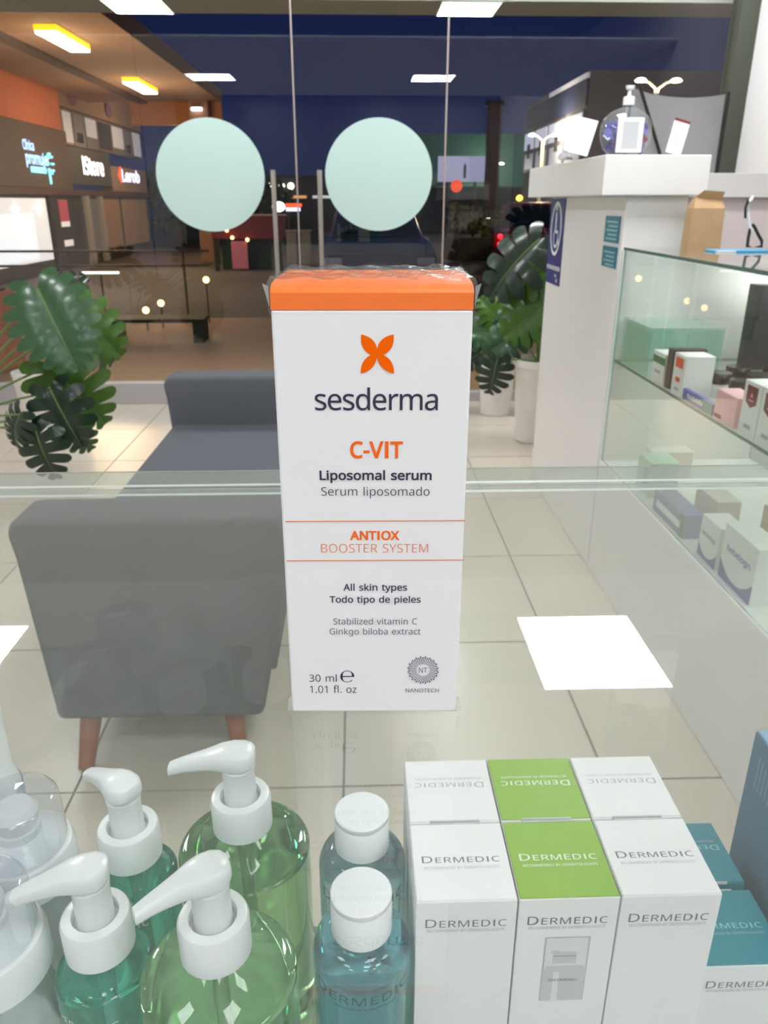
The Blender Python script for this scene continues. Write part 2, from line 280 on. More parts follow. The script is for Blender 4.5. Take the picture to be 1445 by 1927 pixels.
113: (493, [[354,-9,355,25,358,58,354,58,340,40,323,25,303,11,279,1,251,-6,219,-8,170,-2,128,17,93,48,71,79,56,117,47,162,44,214,47,261,54,302,67,338,83,368,104,393,129,413,157,427,188,435,221,438,253,436,280,429,304,419,324,405,341,389,355,371,358,371,369,430,425,430,425,-192,354,-192], [233,51,260,52,284,58,304,67,320,79,333,96,342,116,349,140,353,168,355,199,355,213,352,263,343,305,328,337,305,361,273,375,231,379,196,374,167,359,145,334,130,300,120,260,117,213,120,165,130,126,146,93,168,70,197,55]]),
114: (331, [[269,438,295,437,319,433,310,368,287,372,264,374,217,363,176,334,149,289,139,229,139,0,68,0,68,430,126,430,134,351,137,351,170,395,214,426,231,433,249,437]]),
115: (384, [[348,119,346,92,339,69,327,49,311,32,292,18,268,6,241,-2,210,-6,176,-8,99,-1,42,19,42,83,104,60,178,49,211,51,236,57,256,66,269,79,277,94,280,112,271,141,239,167,174,196,103,228,84,239,69,252,57,266,48,283,43,302,41,324,46,358,61,386,85,408,118,425,157,435,202,438,275,430,339,409,315,353,258,372,197,380,171,379,149,374,131,366,118,356,111,343,108,328,119,298,154,274,219,246,289,215,306,203,321,191,333,176,341,159,346,140]]),
116: (289, [[212,50,245,53,272,59,272,5,240,-4,200,-8,178,-7,157,-3,138,4,120,13,104,27,91,44,82,66,76,93,74,125,74,375,13,375,13,409,75,437,103,528,144,528,144,430,269,430,269,375,144,375,144,127,146,103,153,83,163,69,177,58,193,52]]),
117: (496, [[427,430,427,0,370,0,359,57,356,57,321,20,273,-1,220,-8,187,-6,159,-1,134,8,112,21,95,38,81,59,71,85,65,114,63,148,63,430,135,430,135,153,137,122,145,96,158,76,176,62,200,53,230,51,260,53,285,59,306,69,323,82,336,100,345,121,352,146,356,175,357,206,357,430]]),
118: (407, [[163,0,0,430,75,430,167,176,180,137,193,96,201,63,204,63,214,96,227,138,241,176,332,430,407,430,244,0]]),
119: (630, [[346,243,336,276,328,308,321,335,316,357,313,357,308,335,302,307,294,275,284,242,207,1,127,1,9,431,82,431,141,201,153,154,163,109,169,73,172,73,178,97,185,128,193,160,201,188,277,431,354,431,428,188,440,149,451,109,457,74,460,74,466,108,477,153,489,201,549,431,621,431,502,1,419,1]]),
120: (424, [[170,220,22,430,102,430,213,268,322,430,402,430,253,220,410,0,330,0,213,172,94,0,14,0]]),
121: (409, [[1,430,76,430,169,185,184,144,196,105,205,68,209,68,224,121,245,186,333,430,409,430,224,-59,188,-130,173,-148,157,-164,138,-176,117,-185,94,-191,67,-192,34,-190,9,-186,9,-130,30,-133,56,-135,99,-126,130,-99,152,-59,174,-2]]),
122: (377, [[346,0,31,0,31,47,262,375,45,375,45,430,340,430,340,377,112,55,346,55]]),
48: (459, [[419,287,409,163,401,128,390,97,376,70,359,47,339,27,316,12,290,1,261,-6,229,-8,188,-4,153,8,122,27,97,54,76,88,60,129,51,163,44,201,41,243,39,287,40,332,44,373,50,411,58,446,73,486,93,520,119,547,149,566,186,578,229,581,269,578,304,566,335,547,361,520,382,486,399,446,408,411,414,373,418,332], [110,287,111,238,115,194,121,156,131,125,143,98,159,78,178,64,202,55,229,52,256,55,279,64,298,78,314,98,326,124,336,156,343,194,347,238,348,287,347,336,343,380,336,417,326,449,314,475,298,495,279,510,256,518,229,521,202,518,178,510,159,495,143,475,131,449,121,417,115,380,111,336]]),
49: (459, [[285,0,216,0,216,400,216,439,217,470,219,499,196,477,169,455,108,405,71,452,226,573,285,573]]),
50: (459, [[417,0,38,0,38,59,188,210,261,287,306,353,315,376,320,399,322,424,318,453,309,477,294,496,273,510,249,518,221,520,194,519,169,514,147,506,83,466,45,513,94,548,153,572,221,581,255,579,285,572,313,562,336,548,356,531,372,510,384,485,391,458,394,428,392,399,386,371,375,344,361,318,344,292,324,267,247,185,128,67,128,64,417,64]]),
51: (459, [[395,439,394,414,389,392,381,372,370,355,356,339,340,326,321,316,300,307,277,302,277,298,319,290,353,276,379,255,398,229,409,198,413,163,410,131,403,101,390,74,371,50,348,30,318,14,283,2,241,-6,193,-8,110,-1,36,23,36,89,114,61,194,51,241,55,278,65,305,81,324,104,335,132,339,164,337,187,331,206,320,223,306,236,288,247,265,255,240,261,211,264,179,265,123,265,123,326,180,326,209,327,236,332,259,339,278,350,294,362,307,377,316,394,321,413,323,434,320,460,311,481,295,498,274,511,249,519,219,521,164,515,117,498,75,473,39,521,61,537,87,550,115,563,147,573,181,579,218,581,273,576,317,563,352,540,376,511,390,477]]),
52: (459, [[443,130,359,130,359,0,291,0,291,130,17,130,17,190,286,576,359,576,359,193,443,193], [291,374,291,412,293,444,294,474,295,500,292,500,276,468,257,438,86,193,291,193]]),
53: (459, [[221,351,258,349,292,342,322,331,349,316,371,297,389,274,402,247,410,217,413,183,410,145,402,111,387,81,368,54,343,32,314,15,280,2,242,-5,199,-8,116,0,51,23,51,90,121,62,200,52,227,54,252,58,274,65,293,76,310,89,323,106,333,126,339,149,341,176,337,210,325,239,306,262,279,279,243,289,197,292,146,288,99,280,64,302,86,573,373,573,373,508,146,508,132,342,169,348]]),
54: (459, [[44,245,51,342,75,433,87,461,103,486,121,510,143,530,168,548,196,562,228,572,265,578,306,581,344,579,377,573,377,513,344,520,308,523,273,521,242,515,216,504,193,491,173,474,158,454,145,431,134,407,127,380,115,291,119,291,150,326,194,350,255,358,287,356,316,349,342,338,365,322,384,303,400,279,412,251,419,220,421,184,419,147,411,112,399,82,382,55,361,33,336,15,307,2,275,-5,239,-8,212,-6,187,-1,163,7,140,19,119,35,101,54,84,76,70,103,59,133,51,166,46,204], [238,51,270,55,297,66,320,84,337,109,348,143,351,184,348,218,339,247,324,271,302,289,274,300,241,303,217,301,195,296,175,287,157,276,143,263,131,248,122,232,117,215,115,198,123,146,146,99,185,64,201,57,219,53]]),
55: (459, [[109,0,344,508,35,508,35,573,419,573,419,518,187,0]]),
56: (459, [[229,581,261,579,291,574,318,565,341,553,362,538,378,519,390,497,398,472,400,443,399,421,394,401,385,383,346,338,291,303,355,265,373,250,389,234,401,216,411,196,417,173,419,148,416,118,408,90,395,65,378,44,356,26,330,11,300,1,267,-6,231,-8,192,-6,157,0,126,10,100,24,78,42,61,63,49,87,42,115,39,146,41,171,47,194,56,214,68,232,82,249,99,264,158,299,107,336,71,383,64,401,59,422,58,444,60,472,68,497,80,518,97,537,117,552,141,565,168,573,197,579], [108,145,112,119,121,96,138,76,161,60,192,51,229,48,265,51,295,60,319,76,336,96,346,120,350,148,348,166,343,182,335,197,293,235,229,265,217,270,157,237,121,197,114,182,110,164], [228,524,200,521,176,514,155,502,139,486,130,466,127,441,128,422,133,406,141,391,179,357,232,330,282,357,317,392,325,406,329,423,330,441,327,466,318,486,302,502,282,514,257,521]]),
57: (459, [[417,328,410,231,387,139,374,112,358,86,340,63,318,42,293,25,265,11,232,0,195,-6,154,-8,117,-6,82,0,82,60,115,53,152,50,188,52,218,58,245,68,268,82,287,99,303,118,316,141,327,165,334,192,346,281,341,281,310,247,266,223,204,214,173,216,144,223,118,235,95,250,76,270,61,294,49,321,42,352,40,387,43,426,50,460,63,491,80,517,101,540,127,557,156,570,188,578,223,581,250,579,275,574,299,565,322,553,342,537,361,518,377,495,391,469,402,439,410,406,415,369], [223,521,192,518,165,507,142,488,124,463,113,429,110,388,113,354,122,325,137,301,158,284,186,273,220,269,244,271,266,276,286,285,304,296,318,310,330,325,339,341,344,358,346,374,338,426,315,474,277,508,260,516,242,520]]),
46: (215, [[58,43,59,61,64,75,72,85,82,92,94,96,107,97,120,96,132,92,142,85,151,75,156,61,157,43,156,26,151,12,142,2,132,-6,120,-10,107,-11,94,-10,82,-6,72,2,64,12,59,26]]),
45: (258, [[32,184,32,246,226,246,226,184]]),
43: (459, [[257,311,417,311,417,254,257,254,257,89,200,89,200,254,40,254,40,311,200,311,200,477,257,477]]),
237: (207, [[139,0,68,0,68,430,139,430], [222,606,201,579,171,546,138,513,107,486,61,486,61,496,87,532,115,575,137,614,222,614]])}
for _c, (_adv, _sp) in OUTLINES.items():
    GLY[chr(_c)] = (_adv/1000, [[(q[2*i]/1000, q[2*i+1]/1000) for i in range(len(q)//2)] for q in _sp])
def outline(ch, bold):
    out = []
    for sp in GLY[ch][1]:
        n = len(sp)
        if not bold: out.append(sp); continue
        q = []
        for i in range(n):
            a, b, c = Vector(sp[i-1]), Vector(sp[i]), Vector(sp[(i+1) % n])
            d1 = (b-a); d2 = (c-b)
            if d1.length < 1e-6 or d2.length < 1e-6: q.append(tuple(b)); continue
            d1.normalize(); d2.normalize()
            n1 = Vector((-d1.y, d1.x)); n2 = Vector((-d2.y, d2.x)); m = n1+n2
            if m.length < .3: m = n1
            m.normalize(); k = bold/max(.5, m.dot(n1))
            q.append(tuple(b+m*k))
        out.append(q)
    return out
CAP = .714*1.0
_h = [p[1] for sp in GLY['H'][1] for p in sp]; CAP = max(_h)-min(_h)
def _area(sp): return sum(sp[i-1][0]*sp[i][1]-sp[i][0]*sp[i-1][1] for i in range(len(sp)))
_sgn = 1 if _area(max(GLY['O'][1], key=lambda s: abs(_area(s)))) > 0 else -1
_i = [(.10, 0), (.19, 0), (.19, CAP), (.10, CAP)]
GLY['I'] = (.29, [_i if _area(_i)*_sgn > 0 else _i[::-1]])          # a plain bar, no serifs
def text_geo(s, bold=0, smallcaps=0, track=0):
    """triangulated text in em units: verts (x,y), faces; returns with bounds"""
    vs = []; fs = []; x = 0
    for i, ch in enumerate(s):
        if ch == ' ': x += .27; continue
        k = smallcaps if (smallcaps and i > 0) else 1
        polys = outline(ch, -bold*_sgn if bold else 0)
        cv = []; ce = []
        for sp in polys:
            o = len(cv); cv += [Vector(p) for p in sp]; ce += [(o+q, o+(q+1) % len(sp)) for q in range(len(sp))]
        rv, _, rf, _, _, _ = delaunay_2d_cdt(cv, ce, [], 0, 1e-5)
        o = len(vs); vs += [(x+p[0]*k, p[1]*k) for p in rv]
        for f in rf:
            a, b, c = rv[f[0]], rv[f[1]], rv[f[2]]; m = (a+b+c)/3; wn = 0
            for sp in polys:                                   # keep the triangles the outlines wind round
                for q in range(len(sp)):
                    (x1, y1), (x2, y2) = sp[q-1], sp[q]
                    if (y1 > m.y) != (y2 > m.y) and m.x < (x2-x1)*(m.y-y1)/(y2-y1)+x1: wn += 1 if y2 > y1 else -1
            if wn == 0: continue
            if (b-a).cross(c-a) < 0: f = f[::-1]
            fs.append(tuple(q+o for q in f))
        x += (GLY[ch][0]+track)*k
    return vs, fs
def text(name, s, mat, parent, O, U, V, width, cap, bold=0, smallcaps=0, track=0, align='c', lift=.00012, curve=None):
    """lettering scaled to WIDTH and cap height CAP; O = centre (or left) of the baseline; curve=(radius) wraps it round a vertical cylinder at the parent's axis"""
    vs, fs = text_geo(s, bold, smallcaps, track)
    x0 = min(v[0] for v in vs); x1 = max(v[0] for v in vs)
    sx = width/(x1-x0); sy = cap/CAP
    O = Vector(O); U = Vector(U).normalized(); V = Vector(V).normalized(); N = U.cross(V)
    P = []
    for (x, y) in vs:
        u = (x-x0)*sx - (width/2 if align == 'c' else 0); v = y*sy
        if curve:
            a = curve[1] + u/curve[0]; rr = curve[0]+lift
            P.append((rr*math.cos(a), rr*math.sin(a), O.z+v))
        else: P.append(tuple(O+U*u+V*v+N*lift))
    g = G(); g.add(P, fs)
    return g.obj(name, mat, parent)
def ball(r, n=9, k=1):
    return [(max(.0005, r*math.cos(-PI/2+PI*i/(n-1))), k*r*math.sin(-PI/2+PI*i/(n-1))) for i in range(n)]
X = Vector((1, 0, 0)); Y = Vector((0, 1, 0)); Z = Vector((0, 0, 1))

# ================================================================== room shell
TS = .565; TX0 = -.042; TY0 = 1.302
floor = struct_('floor', G().box(-2.6, 2.13, -3.2, 4.7, -.1, -.005), M('grout', (140, 130, 118), .8), label='cream tiled shop floor with thin grout lines')
tile_mat = M('cream_tile', (198, 189, 174), .24, noise=.12, nscale=3, spec=.5)
tile_meshes = {}
for i in range(-5, 5):
    for j in range(-3, 7):
        x0 = max(TX0+i*TS, -2.6); x1 = min(TX0+(i+1)*TS, 2.13); y0 = max(TY0+j*TS, -.6); y1 = min(TY0+(j+1)*TS, 4.7)
        if x1-x0 < .02 or y1-y0 < .02: continue
        key = (round(x1-x0, 3), round(y1-y0, 3)); gp = .0022
        if key not in tile_meshes:
            tile_meshes[key] = G().box(gp, key[0]-gp, gp, key[1]-gp, -.006, 0, taper=(.0006, .0006)).mesh('tile', tile_mat)
        o = bpy.data.objects.new('tile', tile_meshes[key]); C.objects.link(o); o.parent = floor; o.location = (x0, y0, 0)
struct_('wall_left', G().box(-2.7, -2.6, -3.2, 4.72, 0, 2.6), wall_white)
struct_('wall_right', G().box(2.13, 2.23, -3.2, 4.72, 0, 2.6), wall_white, label='plain white side wall at the right')
struct_('wall_back', G().box(-2.6, 2.13, -3.3, -3.2, 0, 2.6), M('back_wall_grey', (120, 122, 130), .8))
struct_('ceiling', G().box(-2.7, 2.23, -3.3, 4.72, 2.6, 2.7), dark_ceiling)
drop = struct_('ceiling_dropped', G().box(-2.6, 2.13, .74, 3.65, 2.14, 2.152), ceil_white)
# light panels
def panel(x, y, z, w, d, label, grp, mat=None):
    t = thing('ceiling_light_panel', label, 'light', (x, y, z), 0, grp)
    G().box(-w/2, w/2, -d/2, d/2, -.004, .0).obj('diffuser', mat or panel_emit, t)
    g = G(); e = .008
    for b in ((-w/2-e, w/2+e, -d/2-e, -d/2), (-w/2-e, w/2+e, d/2, d/2+e), (-w/2-e, -w/2, -d/2, d/2), (w/2, w/2+e, -d/2, d/2)): g.box(*b, -.006, .0)
    g.obj('frame', white_plastic, t)
    return t
panel(.67, 1.935, 2.139, .35, .39, 'square ceiling light panel mirrored beside the orange carton in the counter glass', 'square light panels in the shop ceiling')
panel(-1.22, 1.935, 2.139, .37, .39, 'square ceiling light panel mirrored at the left edge of the counter glass', 'square light panels in the shop ceiling')
for yy in (-2.6, -1.5, -.35):  # unseen fill panels, placed to light the front of the carton
    for xx in (-1.3, .4, 1.5):
        panel(xx, yy, 2.599, .5, .5, 'unseen square fill light panel above and behind the counter', 'square light panels in the shop ceiling', panel_rear_fill)
for xx in (-1.9, -.6, .7, 1.6):  # added out of sight to brighten the window end and door stickers
    panel(xx, 4.15, 2.599, .5, .5, 'unseen square fill light panel added above the glass doors', 'unseen fill panels added above the glass doors', panel_cove_fill)
# window wall
def pane(name, x0, x1, label, y=4.72, z0=.0, z1=2.6):
    o = struct_(name, G().box(x0, x1, y-.005, y+.005, z0, z1), window_glass, label=label); return o
wl = pane('window_1', -2.6, -1.162, 'large clear shop window left of the glass doors', z0=.13)
G().box(-2.6, -1.165, 4.685, 4.755, 0, .13).obj('sill', M('grey_sill', (176, 172, 172), .5), wl, .004)
d1 = pane('door_1', -1.158, -.334, 'left leaf of the frameless glass entrance doors', z0=.012)
d2 = pane('door_2', -.326, .496, 'right leaf of the frameless glass entrance doors', z0=.012)
wr = pane('window_2', .504, 2.03, 'clear shop window right of the glass doors', z0=.06)
G().box(.504, 2.03, 4.69, 4.75, 0, .06).obj('sill', MATS['grey_sill'], wr, .004)
seam = M('clear_seal', (176, 160, 152), .4)
G().box(-.334, -.326, 4.713, 4.727, .02, 2.6).obj('seal', seam, d1)
G().box(.496, .504, 4.713, 4.727, .02, 2.6).obj('seal', seam, d2)
def disc(par, x, z):
    g = G(); n = 72
    vs = [(x+.3*math.cos(2*PI*i/n), 4.7145, z+.2915*math.sin(2*PI*i/n)) for i in range(n)]
    vb = [(a, 4.7115, c) for a, b, c in vs]
    g.add(vs+vb, [tuple(range(n, 2*n)), tuple(range(n-1, -1, -1))]+[((i+1) % n, (i+1) % n+n, i+n, i) for i in range(n)])
    g.obj('round_sticker', sticker_mint, par)
disc(d1, -.809, 1.286); disc(d2, .129, 1.289)
def handle(par, x):
    g = G().tube([(x, 4.655, .42), (x, 4.655, 1.315)], .0135, 14)
    for z in (.6, 1.15): g.tube([(x, 4.655, z), (x, 4.716, z)], .008, 10)
    g.obj('pull_handle', steel, par)
handle(d1, -.455); handle(d2, -.2)
struct_('trim_1', G().box(2.03, 2.13, 4.66, 4.78, 0, 2.6), M('olive_frame', (74, 78, 66), .6), label='dark olive post where the shop window meets the white side wall')

# ================================================================== showcase counter in front of the camera
ct = thing('glass_counter', 'clear glass topped showcase counter carrying the orange and white carton', 'counter', (0, 0, 0))
def sheet(name, x0, x1, y0, y1, z0, z1, mat, par, ch=.0008, edge=edge_green, rim=edge_light):
    """glass sheet with ground arrises: faces, edge faces, rim strips"""
    d = (x1-x0, y1-y0, z1-z0); ax = d.index(min(d)); o0 = (ax+1) % 3; o1 = (ax+2) % 3
    lo = (x0, y0, z0); hi = (x1, y1, z1); g = G(); rows = []
    for lev, ins in ((lo[ax], ch), (lo[ax]+ch, 0), (hi[ax]-ch, 0), (hi[ax], ch)):
        for a, b in ((0, 0), (1, 0), (1, 1), (0, 1)):
            p = [0, 0, 0]; p[ax] = lev
            p[o0] = hi[o0]-ins if a else lo[o0]+ins; p[o1] = hi[o1]-ins if b else lo[o1]+ins
            rows.append(tuple(p))
    g.add(rows, [(3, 2, 1, 0), (12, 13, 14, 15)], 0)
    for k, mi in ((0, 2), (4, 1), (8, 2)):
        for i in range(4):
            j = (i+1) % 4; g.f.append((k+i, k+j, k+4+j, k+4+i)); g.m.append(mi); g.sm.append(False)
    return g.obj(name, [mat, edge, rim], par)
sheet('top_glass', -.95, .765, -.2, .3555, 1.022, 1.03, counter_glass, ct, edge=pane_mat('polished_edge', (222, 234, 228), 1.0, haze=.22))
sheet('front_glass', -.95, .765, .3465, .3545, .70, 1.0212, pane_mat('front_pane_glass', (252, 254, 253), 1.2), ct, edge=pane_mat('polished_edge', (200, 222, 212), 1.0))
G().box(-.95, .765, -.2, .3545, 0, .70).obj('cabinet', white_matte, ct, .003)
sheet('shelf', -.945, .76, .02, .344, .732, .74, pane_mat('shelf_glass', (246, 251, 249), 1.6, haze=.05), ct)
G().box(-.945, .76, .0, .344, .7, .708).obj('shelf_support', white_matte, ct)

# ================================================================== serum carton on the glass
BW, BD = .0416, .0415
PSI = -R(1.925)
sc = thing('serum_carton', 'white serum carton with orange top band in clear shrink film standing on the counter glass', 'box', (.003, .1622, 1.0302), PSI)
BH = .1043
zb = .0993   # band lower edge
c_ = G()
c_.box(-BW/2, BW/2, 0, BD, 0, zb)
c_.obj('carton_body', white_card, sc, .0005, 2)
# orange band, with a lid that arches slightly over the front edge
g = G(); prof = [(0, zb), (0, .1027), (.0006, .1034), (.003, .1042), (.010, .1047), (.028, .1047), (.038, .1042), (.0409, .1034), (BD, .1027), (BD, zb)]
n = len(prof)
vs = [(-BW/2, y, z) for y, z in prof]+[(BW/2, y, z) for y, z in prof]
g.add(vs, [tuple(range(n)), tuple(range(2*n-1, n-1, -1))]+[(i, i+n, i+1+n, i+1) for i in range(n-1)]+[(n-1, 2*n-1, n, 0)])
g.obj('orange_band', orange_card, sc)
def bx(x, y):
    """photo pixel -> carton front coordinates (camera maths done for the carton's front plane)"""
    F = 1450.; th = R(21.9)
    px, py = (x-722.5)/F, (y-963.5)/F
    # front plane is parallel to the picture's horizontal: depth along ground D
    D = FRONT_D
    t = D/(math.cos(th)-py*math.sin(th))
    return px*t, 1.15-t*(math.sin(th)+py*math.cos(th))
FRONT_D = .1622*math.cos(PSI)+.003*math.sin(-PSI)
_cx = .003*math.cos(PSI)+.1622*math.sin(PSI)     # lateral place of the carton's centre, camera frame
def L(name, s, xl, xr, yt, yb, mat, bold=0, **kw):
    a = bx(xl, yb); b = bx(xr, yb); t = bx((xl+xr)/2, yt)
    text(name, s, mat, sc, ((a[0]+b[0])/2-_cx, 0, a[1]-1.0302), X, Z, b[0]-a[0], t[1]-a[1], bold, **kw)
L('brand_lettering', 'sesderma', 593, 823.5, 731.5, 771.5, ink_dark, .003, track=-.035)
L('name_lettering', 'C-VIT', 659, 758, 831.5, 861, ink_orange, .022)
L('type_lettering', 'Liposomal serum', 601.6, 812, 886, 902.6, ink_dark, .022)
L('type_lettering', 'Serum liposomado', 605, 808, 916.5, 932.5, ink_dark, -.006)
L('system_lettering', 'ANTIOX', 658.6, 751.5, 999.5, 1015.3, ink_orange, .026)
L('system_lettering', 'BOOSTER SYSTEM', 604.5, 805.5, 1023.2, 1039.4, ink_lightorange, -.008)
L('skin_lettering', 'All skin types', 646, 766, 1098.8, 1111, ink_dark, .012)
L('skin_lettering', 'Todo tipo de pieles', 620.5, 791.5, 1121.8, 1133.6, ink_dark, .012)
L('ingredient_lettering', 'Stabilized vitamin C', 627.2, 784.5, 1163.2, 1174.7, ink_grey)
L('ingredient_lettering', 'Ginkgo biloba extract', 620.4, 791.3, 1182.2, 1193.6, ink_grey)
L('volume_lettering', '30 ml', 582.2, 633.8, 1269.2, 1282.4, ink_dark, -.004)
L('volume_lettering', '1.01 fl. oz', 583.5, 671, 1290, 1303.4, ink_dark, -.004)
L('nanotech_lettering', 'NANOTECH', 763, 825.5, 1295.2, 1302.3, ink_grey)
L('nanotech_lettering', 'NT', 788, 803.5, 1256, 1265.5, ink_grey)
LIFT = [.00012]
def LP(x, y):
    a = bx(x, y); return Vector((a[0]-_cx, -LIFT[0], a[1]-1.0302))
def flat(name, polys, mat, parent):
    g = G()
    for p in polys:
        t = tessellate_polygon([[Vector((q.x, q.z, 0)) for q in p]]); fs = []
        for f in t:
            A, B, D = (Vector((p[i].x, p[i].z, 0)) for i in f)
            fs.append(tuple(f) if (B-A).cross(D-A).z > 0 else tuple(f[::-1]))
        g.add([tuple(q) for q in p], fs)
    return g.obj(name, mat, parent)
for (xa, xb, y) in ((537, 875.5, 981), (539.5, 873.5, 1055)):
    flat('orange_rule', [[LP(xa, y-.8), LP(xb, y-2.6), LP(xb, y-.8), LP(xa, y+1.0)]], ink_lightorange, sc)
# butterfly emblem: four pointed petals meeting in the middle
def petal(p0, p1, bulge, n=9):
    p0 = Vector(p0); p1 = Vector(p1); d = p1-p0; nn = Vector((-d.y, d.x))*bulge; a = []
    for i in range(n): t = i/(n-1); a.append(p0+d*t+nn*4*t*(1-t)*.5)
    for i in range(n-2, 0, -1): t = i/(n-1); a.append(p0+d*t-nn*4*t*(1-t)*.5)
    return [LP(q.x, q.y) for q in a]
cx_, cy_ = 709.3, 663
pt = []
for k, (c0, p1, bl) in enumerate((((cx_, cy_+8), (679.5, 629), .47), ((cx_, cy_+8), (740.5, 629), .47), ((cx_, cy_+1), (678.5, 702.5), .42), ((cx_, cy_+1), (741.5, 702.5), .42))):
    LIFT[0] = .0001+.00002*k; pt.append(petal(c0, p1, bl))
flat('butterfly_emblem', pt, M('emblem_orange', (250, 104, 10), .9, spec=0), sc); LIFT[0] = .00012
# starburst round NT
ps = []
ax, ay = 796, 1260.5
for i in range(40):
    a = 2*PI*i/40; ca, sa = math.cos(a), math.sin(a); e = .055
    r0, r1 = 12.5, (29 if i % 2 else 27)
    q = lambda r, aa: LP(ax+r*math.cos(aa), ay+r*.87*math.sin(aa))
    ps.append([q(r0, a-.03), q(r1, a-e*.5), q(r1, a+e*.5), q(r0, a+.03)])
    ps.append([q(r1-1.6, a-.055), q(r1+.6, a-.055), q(r1+.6, a+.055), q(r1-1.6, a+.055)])
flat('starburst_emblem', ps, ink_grey, sc)
# estimated sign: thick-thin e
ex, ey = 653.5, 1272.5
ring = []
for i in range(31):
    a = R(0)-R(318)*i/30; ring.append((a, 13.2, 11.2))
out_ = [(ex+13.2*math.cos(a), ey+11.0*math.sin(a)) for a, _, _ in ring]
inn_ = [(ex+(13.2-(1.2+3.4*abs(math.cos(a))**2*(1 if math.cos(a) < .98 else 1)))*math.cos(a), ey+10.0*math.sin(a)) for a, _, _ in ring]
qs = [[LP(*out_[i]), LP(*out_[i+1]), LP(*inn_[i+1]), LP(*inn_[i])] for i in range(30)]
qs.append([LP(ex-10, ey-.9), LP(ex+13, ey-.9), LP(ex+13, ey+.9), LP(ex-10, ey+.9)])
flat('estimated_sign', qs, ink_dark, sc)
# shrink film: a loose skin whose top is gathered and whose corners stick out
g = G(); e = .00035; NX, NY = 46, 18
random.seed(3)
vs = []; fs = []
for j in range(NY+1):
    for i in range(NX+1):
        u = i/NX; v = j/NY
        x = (-BW/2-e)+(BW+2*e)*u; y = -e+(BD+2*e)*v
        cu = min(u, 1-u); cv = min(v, 1-v)
        dz = .0052 if 0 else 0
        arch = .1048
        edge = max(0, 1-cv/.09)
        z = arch - .0016*edge**1.6*(1 if cv < .09 else 0)
        d = abs(u-.5)*2
        wr_ = .0006*abs(math.sin((u*1.3+v*2.2)*7+2*math.sin(u*9)))*(1-edge)+.0004*math.sin(u*31+v*14)*math.sin(v*9)*(1-edge)
        z += max(0, wr_)
        corner = max(0, 1-(cu+cv)/.09)
        z += .0006*corner; sgx = -1 if u < .5 else 1; sgy = -1 if v < .5 else 1
        x += sgx*.0005*corner; y += sgy*.0004*corner
        vs.append((x, y, z))
for j in range(NY):
    for i in range(NX):
        k = j*(NX+1)+i; fs.append((k, k+1, k+NX+2, k+NX+1))
g.add(vs, fs, 0, True)
# side skirt
ringi = [i for i in range(NX+1)]+[(NX+1)*j+NX for j in range(1, NY+1)]+[(NX+1)*NY+i for i in range(NX-1, -1, -1)]+[(NX+1)*j for j in range(NY-1, 0, -1)]
base = len(g.v)
for k in ringi:
    x, y, z = vs[k]; x = max(-BW/2-e, min(BW/2+e, x)); y = max(-e, min(BD+e, y)); g.v.append((x, y, .0985))
m_ = len(ringi)
for i in range(m_):
    j = (i+1) % m_; g.f.append((ringi[i], base+i, base+j, ringi[j])); g.m.append(0); g.sm.append(True)
g.obj('shrink_film', film_clear, sc)
# welded film tabs at the four top corners and the bottom ones
weld = pane_mat('film_weld', (250, 246, 244), 2.0, rough=.15, haze=.35)
for sxx in (-1, 1):
    for yy, dy in ((-.0003, -.0002), (BD+.0003, .0002)):
        bxp = sxx*(BW/2+.0002)
        G().add([(bxp, yy, .1000), (bxp, yy, .1040), (bxp+sxx*.0012, yy+dy, .1046), (bxp+sxx*.0006, yy, .1022)], [(0, 1, 2, 3)]).obj('film_tab', weld, sc)
    G().add([(sxx*BW/2, -.0003, .0006), (sxx*BW/2, -.0003, .005), (sxx*(BW/2+.0007), -.0003, .004), (sxx*(BW/2+.0011), -.0003, .0006)], [(0, 1, 2, 3)]).obj('film_tab', weld, sc)

